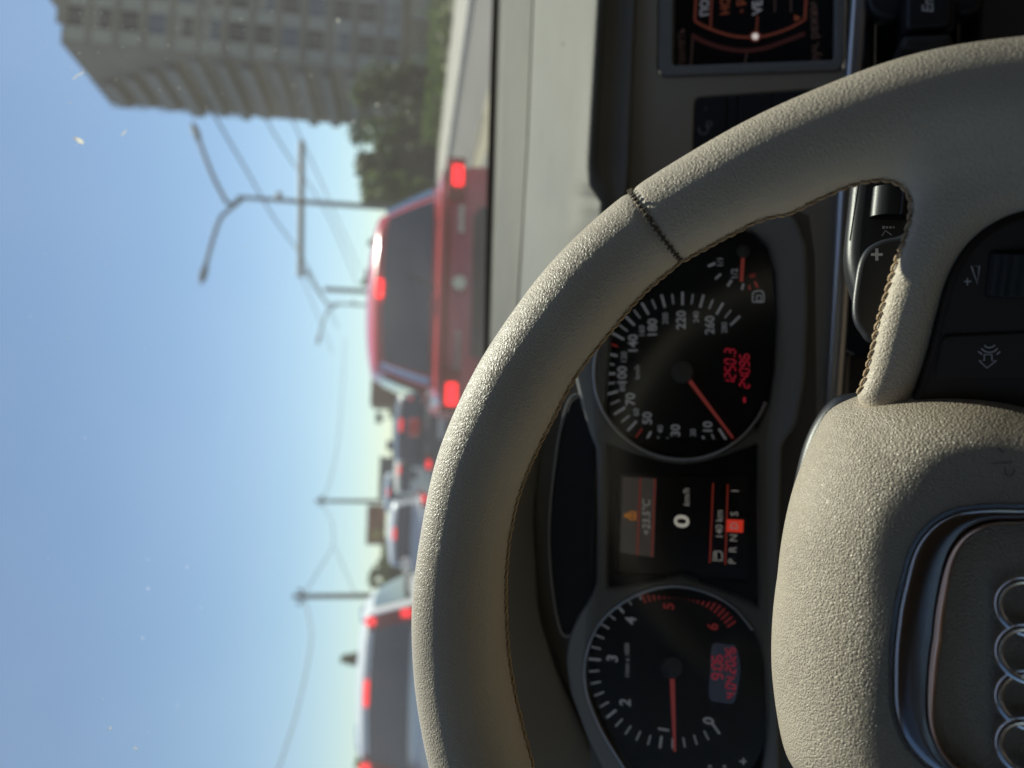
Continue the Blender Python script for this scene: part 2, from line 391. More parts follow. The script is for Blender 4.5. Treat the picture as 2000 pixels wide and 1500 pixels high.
def surface_nets(D, org, h):
    s = D < 0; nx, ny, nz = D.shape
    acc = np.zeros((nx-1, ny-1, nz-1, 3), np.float32); cnt = np.zeros((nx-1, ny-1, nz-1), np.float32)
    cor = [(i, j, k) for i in (0, 1) for j in (0, 1) for k in (0, 1)]
    def sub(A, c): return A[c[0]:nx-1+c[0], c[1]:ny-1+c[1], c[2]:nz-1+c[2]]
    for ai, a in enumerate(cor):
        for b in cor[ai+1:]:
            if sum(abs(a[q]-b[q]) for q in range(3)) != 1: continue
            A, B = sub(D, a), sub(D, b); cr = sub(s, a) != sub(s, b)
            t = np.where(cr, A/(A-B+1e-20), 0)
            for q in range(3): acc[..., q] += np.where(cr, a[q]+(b[q]-a[q])*t, 0)
            cnt += cr
    act = cnt > 0; idx = -np.ones(act.shape, int); idx[act] = np.arange(act.sum())
    ijk = np.argwhere(act); V = (ijk+acc[act]/cnt[act][:, None])*h+org
    F = []
    for q in range(3):
        o1, o2 = [(1, 2), (2, 0), (0, 1)][q]
        sl0 = [slice(1, -1)]*3; sl0[q] = slice(0, D.shape[q]-1); sl1 = list(sl0); sl1[q] = slice(1, D.shape[q])
        sa, sb = s[tuple(sl0)], s[tuple(sl1)]; e = np.argwhere(sa != sb); flip = sa[tuple(e.T)]
        base = e.copy()
        for w_ in range(3):
            if w_ != q: base[:, w_] += 1
        def cell(d1, d2):
            c = base.copy(); c[:, o1] += d1; c[:, o2] += d2; return idx[c[:, 0], c[:, 1], c[:, 2]]
        q4 = np.stack([cell(-1, -1), cell(0, -1), cell(0, 0), cell(-1, 0)], 1)
        q4[~flip] = q4[~flip][:, ::-1]; F.append(q4)
    return V, np.concatenate(F)
def rot2(p, a): c, s_ = math.cos(a), math.sin(a); return np.array([p[0]*c-p[1]*s_, p[0]*s_+p[1]*c])
AX0 = WP.loc(1517, 1190, 0)[:2]; AX1 = WP.loc(2010, 1322, 0.01)[:2]
axd = (AX0-AX1)/np.linalg.norm(AX0-AX1)               # hub's own "up" inside the wheel plane
def mirror(p):                                         # mirror about the hub axis through AX1
    q = np.asarray(p)-AX1; t = np.dot(q, axd); return AX1+axd*t*2-q
def zloc(u, v, dz=0.0):
    h = -.02
    for _ in range(6): l = WP.loc(u, v, h+dz); h = float(zsp(np.hypot(l[0], l[1])))
    return WP.loc(u, v, h+dz)
GRID = {}
def sdf_at(x, y, z):
    g = GRID; i = [(x+g['lim'])/g['h'], (y+g['lim'])/g['h'], (z+g['zl'])/g['h']]; b = [int(math.floor(q)) for q in i]; f_ = [q-k for q, k in zip(i, b)]; t = 0
    for a in (0, 1):
        for c in (0, 1):
            for e in (0, 1):
                t += g['D'][b[0]+a, b[1]+c, b[2]+e]*(f_[0] if a else 1-f_[0])*(f_[1] if c else 1-f_[1])*(f_[2] if e else 1-f_[2])
    return t
def on_surface(p):
    """move a point of the wheel frame sideways onto the leather"""
    p = np.array(p, float); e = .0008
    for _ in range(14):
        d = sdf_at(*p)+.0004; g = np.array([sdf_at(p[0]+e, p[1], p[2])-sdf_at(p[0]-e, p[1], p[2]), sdf_at(p[0], p[1]+e, p[2])-sdf_at(p[0], p[1]-e, p[2])])/(2*e)
        g2 = np.dot(g, g)
        if g2 < .02: break
        p[:2] -= np.clip(d/g2, -.0015, .0015)*g
    return p
def build_rim():
    h = 0.0012; lim = 0.204; zl = 0.060
    xs = np.arange(-lim, lim, h); zs = np.arange(-zl, .033, h)
    X, Y = np.meshgrid(xs, xs, indexing='ij'); ph = np.degrees(np.arctan2(Y, X)); rho = np.hypot(X, Y)
    R = np.interp(ph, PHI, Rphi); r = np.interp(ph, PHI, rphi)
    L1 = [zloc(u, v)[:2] for u, v in catmull(opening, 5, False)]
    L2 = [zloc(u, v, .006)[:2] for u, v in catmull(paneledge, 5, False)]
    e1 = L2[-1]; a1 = math.degrees(math.atan2(e1[1], e1[0])); a0 = math.degrees(math.atan2(L1[0][1], L1[0][0]))
    ringpts = [np.array([math.cos(math.radians(a)), math.sin(math.radians(a))])*(rim_at(a)[0]) for a in np.linspace(a1-10, a0, 20)]
    hubin = [zloc(1720, 860)[:2], zloc(1830, 860)[:2]]
    poly = list(reversed(L1)); poly = L1[::-1]          # hub -> rim along the opening
    poly = [hubin[0]]+poly+ringpts[::-1]+L2[::-1]+[hubin[1]]
    d2 = sdf_poly(poly, X, Y); mpoly = [mirror(p) for p in poly]; d3 = sdf_poly(mpoly, X, Y); d2 = np.minimum(d2, d3)
    # lower spoke at six o'clock
    Z = zs[None, None, :]
    drim = np.sqrt((rho-R)[..., None]**2+Z**2)-r[..., None]
    seam = []
    for deg in SEAMS:
        Rs = rim_at(deg)[0]; arcd = np.abs((ph-deg+180) % 360-180)*math.pi/180*Rs
        drim += (0.0011*np.exp(-(arcd/0.0013)**2))[..., None]
    zc = zsp(rho); th = 0.0105; rr = 0.0085
    a = d2[..., None]+rr; b = np.abs(Z-zc[..., None])-th+rr
    dsp = np.sqrt(np.maximum(a, 0)**2+np.maximum(b, 0)**2)+np.minimum(np.maximum(a, b), 0)-rr
    k = 0.013; hh = np.clip(.5+.5*(dsp-drim)/k, 0, 1)
    D = dsp*(1-hh)+drim*hh-k*hh*(1-hh)
    GRID.update(D=D.astype(np.float32), h=h, lim=lim, zl=zl)
    V, F = surface_nets(D.astype(np.float32), np.array([-lim, -lim, -zl]), h)
    # relax a little
    e = np.concatenate([F[:, [0, 1]], F[:, [1, 2]], F[:, [2, 3]], F[:, [3, 0]]])
    for _ in range(4):
        S = np.zeros_like(V); c = np.zeros(len(V))
        np.add.at(S, e[:, 0], V[e[:, 1]]); np.add.at(S, e[:, 1], V[e[:, 0]]); np.add.at(c, e[:, 0], 1); np.add.at(c, e[:, 1], 1)
        V = V*.5+.5*S/c[:, None]
    return V, F
p1, p2 = WP.loc(1231, 378, 0), WP.loc(1330, 500, 0)
SEAMS = [math.degrees(math.atan2(p1[1]+p2[1], p1[0]+p2[0]))]
wheel = thing('steering_wheel', 'beige leather steering wheel with chrome framed centre badge and stitched rim', 'steering wheel', WP.O)
Vr, Fr = build_rim()
Vw = WP.O+Vr[:, :1]*WP.ex+Vr[:, 1:2]*WP.ey+Vr[:, 2:3]*WP.ez
rim = obj('rim', Vw, Fr, M['rim'], wheel)
# stitching along the inner edge of rim and opening: crossed threads
from mathutils.bvhtree import BVHTree
BV = BVHTree.FromPolygons([tuple(p) for p in Vw], [tuple(int(i) for i in f) for f in Fr])
def edge_pt(p, d):
    """first point on the leather met when looking from the opening towards the edge (d: pixel direction into the leather)"""
    for k in np.arange(-26, 40, .8):
        q = p+d*k; r_ = ray(q[0], q[1]); r_ = r_/np.linalg.norm(r_); hit = BV.ray_cast(Vector(CAM), Vector(r_))
        if hit[0] is not None and hit[3] < .6:
            q = q+d*2.2; r_ = ray(q[0], q[1]); h2 = BV.ray_cast(Vector(CAM), Vector(r_/np.linalg.norm(r_)))
            return (np.array(h2[0]), np.array(h2[1])) if h2[0] is not None else (np.array(hit[0]), np.array(hit[1]))
    return None
def stitches(pts, nrm, name, mat, parent, step=0.0035, r=0.00046):
    P0 = np.array(pts); N0 = np.array(nrm); seg = np.r_[0, np.cumsum(np.linalg.norm(np.diff(P0, axis=0), axis=1))]
    n = int(seg[-1]/step); mb = MB(); tt = np.arange(n+1)*step
    P = np.stack([np.interp(tt, seg, P0[:, k]) for k in range(3)], 1); Nn = np.stack([np.interp(tt, seg, N0[:, k]) for k in range(3)], 1)
    for i in range(n):
        a, b = P[i], P[i+1]; t = b-a; L_ = np.linalg.norm(t)
        if L_ > step*2.5 or L_ < 1e-6: continue
        t /= L_; nn = Nn[i]/(np.linalg.norm(Nn[i])+1e-9); sd = np.cross(t, nn); sd /= np.linalg.norm(sd)+1e-9
        j = (random.random()-.5)*.0006; w_ = .0009+.0004*random.random()
        p0 = a-sd*w_+nn*.0001; p2 = a+t*L_*(1.05+.1*random.random())+sd*(w_*.6+j)+nn*.0001; m_ = (p0+p2)/2+nn*(.00055+.0003*random.random())
        mb.tube([p0-nn*.0004, p0*.75+m_*.25+nn*.0003, m_, p2*.75+m_*.25+nn*.0003, p2-nn*.0004], [r*.55, r, r*1.1, r, r*.55], 6)
        if i % 2: mb.tube([a+sd*w_*.9, a+sd*w_*.2+t*L_*.4+nn*.0004, a-sd*w_*.5+t*L_*.8], r*.55, 5)
        if random.random() < .22:
            f0 = a+sd*(random.random()-.5)*.001; f1 = f0+np.array(rng.normal(size=3))*.0012; mb.tube([f0, (f0+f1)/2+rng.normal(size=3)*.0004, f1], .00007, 4)
    return mb.build(name, mat, parent, angle=60)
_pp = np.array([tuple(p) for p in iL[::-1]]+[tuple(p) for p in catmull(opening, 8, False)[1:]]); E_ = []
for i in range(len(_pp)):
    t = _pp[min(i+1, len(_pp)-1)]-_pp[max(i-1, 0)]; t = t/np.linalg.norm(t); d = np.array([t[1], -t[0]])
    e = edge_pt(_pp[i], -d if False else d)
    if e is not None: E_.append(e)
stitches([e[0] for e in E_], [e[1] for e in E_], 'stitching', M['thread'], wheel)
for deg in SEAMS:
    R_, r_ = rim_at(deg); c_ = np.array([math.cos(math.radians(deg)), math.sin(math.radians(deg))])
    t_ = np.array([-c_[1], c_[0]]); mb = MB(); n = 34
    ring = []
    for i in range(n+1):
        a = math.radians(-75+250*i/n); p = c_*(R_+(r_-.0004)*math.cos(a)); ring.append(WP.w(p[0], p[1], (r_-.0004)*math.sin(a)))
    mb.tube(ring, .00045, 5)
    for i in range(n):
        a = math.radians(-75+250*(i+.5)/n); p = c_*(R_+(r_+.0002)*math.cos(a)); z = (r_+.0002)*math.sin(a)
        tt = t_*(.0010*(1 if i % 2 else .8)); j = (random.random()-.5)*.0012
        mb.tube([WP.w(p[0]-tt[0], p[1]-tt[1], z+j), WP.w(p[0], p[1], z+.0002), WP.w(p[0]+tt[0], p[1]+tt[1], z-j)], .00038, 5)
    mb.build('seam', M['threadd'], wheel, angle=60)

# airbag pad
padB = [(2000, 787), (1950, 772), (1900, 763), (1850, 759), (1800, 758), (1750, 760), (1700, 766), (1668, 776), (1640, 788), (1622, 799), (1608, 816), (1592, 845), (1572, 890), (1550, 950), (1535, 1010), (1524, 1075), (1518, 1140), (1518, 1190), (1522, 1260)]
padF = [(2000, 850), (1930, 832), (1880, 834), (1830, 846), (1800, 865), (1775, 905), (1748, 965), (1726, 1045), (1714, 1130), (1712, 1200), (1720, 1290)]
HB, HF = -0.056, -0.0118
def sym_closed(pts, h, ymin):
    """traced half (right of the hub axis), mirrored to the left and closed below the picture"""
    L = [WP.loc(u, v, h)[:2] for u, v in pts]
    L = [p for p in L if np.dot(mirror(p)-p, np.array([axd[1], -axd[0]])) < 0]     # right side only
    first = L[0]; q = first-AX1; xr = np.dot(q, np.array([axd[1], -axd[0]])); yr = np.dot(q, axd)
    rx = np.array([axd[1], -axd[0]])
    low = [AX1+rx*xr*k+axd*y for k, y in ((.55, ymin), (.86, ymin+.008), (1.02, ymin+.03), (1.04, (ymin+.03+yr)/2))]
    half = low+L
    return half+[mirror(p) for p in half[::-1]]
def radial(closed, angs, ctr):
    P = np.asarray(closed)-ctr; n = len(P); out = np.zeros(len(angs))
    for k, a in enumerate(angs):
        d = np.array([math.cos(a), math.sin(a)]); best = 0
        for i in range(n):
            p, q = P[i], P[(i+1) % n]; e = q-p; den = d[0]*e[1]-d[1]*e[0]
            if abs(den) < 1e-12: continue
            t = (p[0]*e[1]-p[1]*e[0])/den; s_ = (p[0]*d[1]-p[1]*d[0])/den
            if -1e-6 <= s_ <= 1+1e-6 and t > best: best = t
        out[k] = best
    return out
NA = 288; angs = np.linspace(0, 2*np.pi, NA, endpoint=False)
Bc = sym_closed(catmull(padB, 3, False), HB, -.062); Fc = sym_closed(catmull(padF, 3, False), HF, -.048)
rB, rF = radial(Bc, angs, AX1), radial(Fc, angs, AX1)
def smooth1(r, k): return np.convolve(np.r_[r[-k:], r, r[:k]], np.ones(2*k+1)/(2*k+1), 'same')[k:-k]
rF = smooth1(rF, 5); rB = smooth1(rB, 1)
rings = []
def ring_at(r, h): return [WP.w(AX1[0]+r[k]*math.cos(angs[k]), AX1[1]+r[k]*math.sin(angs[k]), h if not hasattr(h, '__len__') else h[k]) for k in range(NA)]
rings.append(ring_at(rB*.985, HB-.012)); rings.append(ring_at(rB, HB-.002))
for i in range(0, 25):
    t = i/24; a = t*math.pi/2
    rr_ = rB+(rF*.88-rB)*(1-math.cos(a)); hh_ = HB+(HF-HB)*math.sin(a)
    rings.append(ring_at(rr_, hh_))
for s_ in (.84, .8, .7, .5, .3, .05): rings.append(ring_at(rF*s_, HF+.0004*(.88-s_)))
mb = MB().loft(rings, cap1=True); mb.build('airbag_pad', M['pad'], wheel, angle=70)
# chrome grille-shaped frame with insert and four rings
frO = [(2000, 996), (1950, 994), (1900, 997), (1860, 1006), (1825, 1026), (1798, 1056), (1781, 1090), (1768, 1140), (1757, 1190), (1751, 1240), (1749, 1290)]
frI = [(2000, 1019), (1950, 1017), (1910, 1026), (1878, 1046), (1855, 1078), (1842, 1115), (1832, 1160), (1824, 1210), (1820, 1260), (1819, 1300)]
HC = HF+.002
Oc = sym_closed(catmull(frO, 3, False), HC, -.036); Ic = sym_closed(catmull(frI, 3, False), HC, -.030)
rO, rI = smooth1(radial(Oc, angs, AX1), 2), smooth1(radial(Ic, angs, AX1), 2)
mb = MB(); prof = [(1.02, HF-.003), (1.0, HC-.0016), (.985, HC-.0007), (.93, HC-.0001), (.75, HC+.0004), (.5, HC+.0006), (.2, HC+.0004), (.0, HC+.0001)]
mb.loft([ring_at(rI+(rO-rI)*t, h) for t, h in prof]); mb.build('badge_frame', M['chrome'], wheel, angle=60)
mb = MB(); mb.loft([ring_at(rO*1.0+.0001, HF-.001), ring_at(rO+.0002, HF+.0005), ring_at(rO+.0014, HF+.0006), ring_at(rO+.0018, HF-.001)]); mb.build('frame_gap', M['matte'], wheel, angle=60)
mb.loft([ring_at(rI+(rO-rI)*t, h) for t, h in prof]); mb.build('badge_frame', M['chrome'], wheel, angle=60)
mb = MB(); prof = [(.0, HC+.0010), (-.05, HC+.0022), (-.14, HC+.0028), (-.25, HC+.0022), (-.30, HC+.0006), (-.32, HC-.003)]
mb.loft([ring_at(rI+(rO-rI)*t, h) for t, h in prof]); mb.build('inner_bevel', M['chromew'], wheel, angle=60)
mb = MB(); mb.loft([ring_at((rI-.32*(rO-rI))*s_, HC-.0022) for s_ in (1.0, .6, .02)], cap1=True); mb.build('badge_insert', M['insert'], wheel)
emb = MB()
for v in (1184, 1275, 1366, 1457):
    c0 = WP.loc(2010, v+1.5, HC); R0 = np.linalg.norm(WP.loc(2010, v-52, HC)-WP.loc(2010, v+52, HC))/2
    hz = 0.0004 if v in (1184, 1366) else 0.0009
    G = []
    for i in range(65):
        a = 2*math.pi*i/64; d = np.array([math.cos(a), math.sin(a)]); row = []
        for k in range(13):
            b = math.pi*2*k/12; rr_ = R0+.00125*math.cos(b)
            row.append(WP.w(c0[0]+d[0]*rr_, c0[1]+d[1]*rr_, HC+hz+.0010*math.sin(b)))
        G.append(row)
    emb.grid(G)
emb.build('ring_emblem', M['chrome'], wheel, angle=60)
# horn mark pressed in the pad: small trumpet outline
HR = HF+.0006
mb = MB()
for pts, cl in (([(1935, 905), (1978, 903)], False), (arc(1972, 912, 18, 100, 260, 12, 10), False), ([(1960, 885), (1950, 875)], False)):
    mb.add(*ribbon(WP, pts, 2.2, HR, cl))
mb.build('horn_mark', M['insert'], wheel, smooth=False)
# spoke button panel
_pa, _pb, _pc = zloc(1975, 330+200, .0), zloc(1810, 735, .0), zloc(1840, 590, .0)
SP = Plane(1900, 590, np.dot(WP.w(*zloc(1900, 590, .004))-CAM, FW), wa-.40, wb)
HP = 0.0045
pan = [(2000, 414), (1930, 446), (1885, 490), (1853, 549), (1833, 621), (1816, 691), (1796, 756), (1790, 790), (1900, 800), (2060, 815), (2300, 760), (2300, 440), (2120, 397)]
panel = plate('button_panel', SP, catmull(pan, 4), M['brownblk'], wheel, -.010, HP, .0022, res=3)
bt = plate('function_button', SP, rounded([(1824, 742), (1842, 656), (2090, 646), (2090, 742)], 14), M['brownblk'], wheel, HP-.002, HP+.0012, .0006)
mb = MB()
for r_ in (12, 20, 28): mb.add(*ribbon(SP, arc(1911+2, 695, r_, 128, 232, 10)[::1] if False else [(1909-r_*.72*math.cos(t), 695-r_*math.sin(t)) for t in np.linspace(-.72, .72, 9)], 2.6, HP+.0014))
mb.v = []; mb.f = []
for k, r_ in enumerate((12, 22, 32)):
    mb.add(*ribbon(SP, [(1917-8*k-r_*.0+10*(math.cos(t)-1)*-1*-1, 695+r_*.62*math.sin(t)*1.0) for t in np.linspace(-1.1, 1.1, 9)], 2.6, HP+.0014))
mb.v = []; mb.f = []
def P2(x, y): return (1780+x/3.75, 380+y/3.75)         # from an enlarged look at the panel
for pts in ([(535, 1103), (548, 1117), (572, 1122), (596, 1116), (612, 1102)], [(512, 1128), (540, 1150), (572, 1157), (606, 1150), (632, 1126)], [(490, 1148), (505, 1160), (518, 1172)], [(650, 1150), (637, 1162), (625, 1170)]):
    mb.add(*ribbon(SP, [P2(*p) for p in pts], 2.3, HP+.0014))
mb.add(*ribbon(SP, [P2(*p) for p in ((534, 1172), (534, 1216), (496, 1216), (554, 1270), (622, 1216), (590, 1216), (590, 1172))], 2.3, HP+.0014, True))
mb.build('icon', M['icon'], bt, smooth=False)
mb = MB()
mb.add(*ribbon(SP, [P2(*p) for p in ((440, 524), (498, 524), (484, 655))], 2.3, HP+.0002, True))
mb.add(*ribbon(SP, [P2(385, 637), P2(440, 637)], 2.0, HP+.0002)); mb.add(*ribbon(SP, [P2(411, 612), P2(411, 665)], 2.0, HP+.00025))
mb.build('volume_mark', M['icon'], wheel, smooth=False)
# knurled roller in its dark well
plate('roller_well', SP, rounded([(1921, 583), (1931, 487), (2080, 484), (2080, 586)], 12), M['dial'], wheel, HP-.003, HP+.0002, .0003)
l0, l1 = SP.loc(1928, 536, HP), SP.loc(2060, 536, HP)
hw = np.linalg.norm(SP.loc(1960, 494, HP)-SP.loc(1960, 576, HP))/2; ax_ = (l1-l0)/np.linalg.norm(l1-l0); px_ = np.array([ax_[1], -ax_[0], 0])
ln = np.linalg.norm(l1-l0); G = []
for i in range(41):
    t = i/40*math.pi; row = []
    for j in range(41):
        s_ = j/40; y = ln*(.5-.5*math.cos(t)); zz = .0042*math.sin(t)+.0005*(math.sin(i*2.4)*math.sin(j*2.1))
        p = l0+ax_*y+px_*(s_*2-1)*hw; row.append(SP.w(p[0], p[1], HP-.0012+zz))
    G.append(row)
mb = MB(); mb.grid(G); mb.build('volume_roller', M['rubber'], wheel, angle=80)
# shift paddle behind the right spoke
padl = plate('shift_paddle', WP, catmull([(1790, 455), (1752, 460), (1718, 468), (1692, 484), (1677, 510), (1669, 550), (1664, 595), (1667, 625), (1680, 648), (1702, 668), (1760, 660), (1800, 560)], 5), M['black'], wheel, -.064, -.057, .0022, res=3)
mb = MB(); mb.add(*ribbon(WP, [(1701, 497), (1724, 497)], 6, -.0566)); mb.add(*ribbon(WP, [(1712.5, 485), (1712.5, 509)], 6, -.0565)); mb.build('plus_mark', plain('plus_print', (.6, .6, .6), .5), padl, smooth=False)
# steering column shroud behind hub
plate('hub_shell', WP, catmull([(1655, 768), (1612, 790), (1575, 850), (1552, 930), (1540, 1020), (1560, 1150), (1660, 1300), (1900, 1300), (1900, 800), (1760, 765)], 5), M['black'], wheel, -.095, -.066, .006, res=3)

# ------------------------------------------------------------------ WIPER STALK
ST = Plane(1720, 430, 0.325, wa, .40)
stalk = thing('wiper_stalk', 'black wiper lever with roller behind the right wheel spoke', 'wiper stalk', ST.px(1760, 480, -.01))
stb = plate('lever', ST, catmull([(1682, 240), (1668, 330), (1660, 400), (1653, 470), (1653, 510), (1660, 545), (1676, 590), (1700, 640), (1790, 640), (1850, 520), (1850, 300), (1800, 220)], 5), M['black'], stalk, -.022, .004, .006, res=4)
plate('roller_recess', ST, rounded([(1696, 428), (1706, 362), (1800, 357), (1800, 432)], 9), M['dial'], stalk, -.004, .0043, .0002)
l0, l1 = ST.loc(1702, 396, .004), ST.loc(1775, 396, .004); hw = np.linalg.norm(ST.loc(1735, 368, 0)-ST.loc(1735, 424, 0))/2
ax_ = (l1-l0)/np.linalg.norm(l1-l0); px_ = np.array([ax_[1], -ax_[0], 0]); ln = np.linalg.norm(l1-l0)
G = [[ST.w(*((l0+ax_*ln*(.5-.5*math.cos(math.pi*i/24))+px_*(2*j/4-1)*hw)[:2]), .0042+.0055*math.sin(math.pi*i/24)+(.0012 if i in (17, 18) else 0)) for j in range(5)] for i in range(25)]
mb = MB(); mb.grid(G); mb.build('roller', M['black'], stalk, angle=40)
mb = MB(); H_ = .0046
def P3(x, y): return (1640+x/8.33, 300+y/8.33)
for pts in ([(700, 265), (686, 330), (694, 385), (722, 437), (852, 355), (838, 320)], [(715, 372), (820, 330)], [(690, 1335), (740, 1252), (845, 1325)]): mb.add(*ribbon(ST, [P3(*p) for p in pts], 2.0, H_))
for x, y in ((628, 270), (655, 298), (620, 325), (612, 360), (645, 385), (722, 298), (760, 298), (800, 298), (965, 380)): mb.add(*ribbon(ST, [P3(x-14, y), P3(x+14, y)], 2.2, H_))
for x, w_ in ((715, 44), (770, 36), (825, 34), (878, 26)): mb.add(*ribbon(ST, [P3(x-w_/2, 1200), P3(x+w_/2, 1200)], 6.2 if w_ > 40 else 4.6 if w_ > 30 else 3.4, H_))
mb.build('wiper_mark', M['icon'], stalk, smooth=False)
mb = MB(); mb.add(*ribbon(ST, [(1683, 325), (1674, 380), (1660, 470)], 3.0, .0045)); mb.build('groove', M['dial'], stalk, smooth=False)

# ------------------------------------------------------------------ INSTRUMENT CLUSTER
CP = Plane(1333, 727, 0.435, 0.0, 0.36)
clus = thing('instrument_cluster', 'instrument cluster with two round black gauges and a lit centre display', 'instrument cluster', CP.px(1330, 1010, -.03))
# face shapes
spd_face = arc(1333, 727, 170, 118, 232, 22, 173)+[(1478, 838), (1500, 790), (1512, 720), (1517, 620), (1513, 530), (1498, 480), (1470, 452), (1430, 440), (1330, 455), (1230, 540), (1195, 600)]
tac_face = [(1493, 1330), (1484, 1262), (1455, 1210), (1410, 1170)]+arc(1312, 1300, 153, 60, 90, 5, 170)[:0]+[(1360, 1152), (1312, 1146), (1260, 1156), (1210, 1182), (1170, 1220), (1148, 1270), (1143, 1320), (1152, 1370), (1178, 1430), (1215, 1490), (1290, 1600), (1400, 1640), (1470, 1560), (1494, 1450)]
spd_face = np.array(spd_face); tac_face = catmull(tac_face, 4)
def grow(P, k):
    P = np.asarray(P, float); c = P.mean(0); d = P-c; l = np.linalg.norm(d, axis=1)[:, None]; return c+d*(l+k)/l
for nm, fc in (('speedometer', spd_face), ('rev_counter', tac_face)):
    pass
spd = plate('speedometer', CP, grow(spd_face, 4), M['dial'], clus, -.016, -.010, .0004)
tac = plate('rev_counter', CP, grow(tac_face, 4), M['dial'], clus, -.016, -.010, .0004)
mid = plate('display_surround', CP, rounded([(1176, 855), (1176, 1150), (1500, 1190), (1520, 860)], 6), M['matte'], clus, -.016, -.0082, .0002, holes=[rounded([(1204, 924), (1202, 1122), (1462, 1142), (1463, 928)], 4)])
# bezel body with openings for the faces
bez = [(1150, 845), (1132, 780), (1118, 720), (1150, 600), (1230, 470), (1380, 390), (1500, 395), (1555, 425), (1577, 480), (1580, 600), (1574, 740), (1557, 830), (1528, 868), (1524, 1010), (1520, 1180), (1512, 1240), (1520, 1330), (1525, 1500), (1500, 1700), (1330, 1720), (1205, 1560), (1145, 1440), (1112, 1350), (1104, 1290), (1110, 1245), (1128, 1205), (1152, 1170), (1164, 1140), (1166, 1000), (1164, 880)]
bez_o = bez
plate('bezel', CP, rounded(bez_o, 14), M['bezel'], clus, -.018, -.003, .0028, holes=[spd_face, tac_face, rounded([(1186, 868), (1186, 1148), (1200, 1150), (1330, 1128), (1440, 1165), (1480, 1185), (1478, 1000), (1478, 868), (1420, 890), (1333, 908), (1240, 888)], 4)], res=4)
def ringtube(pts, h, r, name, mat, par): mb = MB(); mb.tube([CP.px(u, v, h) for u, v in pts], r, 6); return mb.build(name, mat, par, angle=70)
ringtube(arc(1333, 727, 170, 60, 250, 60, 173), -.003, .0011, 'trim_ring', M['alu'], spd)
ringtube(list(catmull([(1470, 1230), (1440, 1193), (1405, 1168), (1360, 1151), (1312, 1145), (1260, 1155), (1210, 1181), (1170, 1219), (1148, 1269), (1142, 1320), (1151, 1371), (1177, 1431), (1214, 1491), (1260, 1560)], 5, False)), -.003, .0010, 'trim_ring', M['alu'], tac)
# upper dark visor strip above the display
plate('warning_strip', CP, rounded([(1136, 772), (1114, 782), (1094, 850), (1079, 960), (1074, 1045), (1078, 1125), (1088, 1195), (1099, 1236), (1116, 1240), (1140, 1198), (1160, 1162), (1162, 1000), (1160, 862)], 10), M['dial'], clus, -.012, -.006, .0008)
mb = MB(); mb.tube([CP.px(u, v, -.005) for u, v in catmull([(1136, 770), (1112, 780), (1092, 850), (1077, 960), (1072, 1045), (1076, 1125), (1086, 1197), (1098, 1238), (1116, 1243)], 5, False)], .0008, 6); mb.build('strip_trim', M['bezel'], clus)
HD = -.0094
def tick(mb, c, r0, r1, deg, wpx, h=HD):
    a = math.radians(deg); mb.add(*ribbon(CP, [(c[0]-r0*math.sin(a), c[1]-r0*math.cos(a)), (c[0]-r1*math.sin(a), c[1]-r1*math.cos(a))], wpx, h))
sc = (1333, 727); major = MB(); redt = MB()
for k in range(-3, 15):
    a = k*15.2
    tick(major, sc, 131, 157, a, 4.6)
    if k < 14:
        if k in (4, 9, 11): redt = MB(); tick(redt, sc, 136, 157, a+7.6, 3.4); redt.build('red_tick', M['dialred'], spd, smooth=False)
        else: tick(major, sc, 134, 154, a+7.6, 3.0)
major.build('tick_marks', M['white'], spd, smooth=False)
tx = MB()
for s_, u, v, h_ in (('10', 1383, 835, 18), ('30', 1320, 841, 18), ('50', 1265, 817, 18), ('70', 1232, 780, 18), ('100', 1216, 734, 18), ('140', 1237, 672, 18), ('180', 1275, 641, 18), ('220', 1331, 625, 18), ('260', 1387, 635, 18),
                    ('20', 1354, 845, 11), ('40', 1290, 838, 11), ('60', 1243, 805, 11), ('80', 1216, 757, 11), ('120', 1219, 698, 11), ('160', 1254, 647, 11), ('200', 1300, 622, 11), ('240', 1360, 619, 11), ('280', 1415, 640, 11), ('km/h', 1245, 727, 10)):
    MB().add(*text_mesh(CP, s_, u, v, h_, HD)).build('numeral' if s_ != 'km/h' else 'unit_text', M['white'], spd, smooth=False)
def seven(pl, s_, u, v, hpx, wpx, gap, h, th=2.6, slant=.12):
    SEG = {'0': 'abcdef', '1': 'bc', '2': 'abged', '3': 'abgcd', '4': 'fgbc', '5': 'afgcd', '6': 'afgedc', '7': 'abc', '8': 'abcdefg', '9': 'abcdfg', '-': 'g'}
    mb = MB(); n = sum(.4 if c in '.:' else 1 for c in s_); x = -n*(wpx+gap)/2
    for c in s_:
        if c in '.:':
            for yy in ([-hpx/2+1] if c == '.' else [-hpx/4, hpx/4]):
                mb.add(*ribbon(pl, [(u-yy, v-(x+1.5)-slant*yy), (u-yy, v-(x+4)-slant*yy)], 3, h))
            x += (wpx+gap)*.4; continue
        T, Mi, B = hpx/2, 0, -hpx/2; g = 1.2
        co = {'a': ((g, T), (wpx-g, T)), 'b': ((wpx, T-g), (wpx, g)), 'c': ((wpx, -g), (wpx, B+g)), 'd': ((g, B), (wpx-g, B)), 'e': ((0, -g), (0, B+g)), 'f': ((0, T-g), (0, g)), 'g': ((g, 0), (wpx-g, 0))}
        for k in SEG[c]:
            (x0, y0), (x1, y1) = co[k]
            mb.add(*ribbon(pl, [(u-y0, v-(x+x0)-slant*y0), (u-y1, v-(x+x1)-slant*y1)], th, h))
        x += wpx+gap
    return mb
a = seven(CP, '1250.3', 1426, 715, 20, 9, 5, HD); b_ = seven(CP, '24096', 1454, 722, 18, 9, 5, HD); a.add(b_.v, b_.f)
a.add(*ribbon(CP, [(1454, 776), (1454, 786)], 5, HD)); a.build('odometer_digits', M['ledred'], spd, smooth=False)
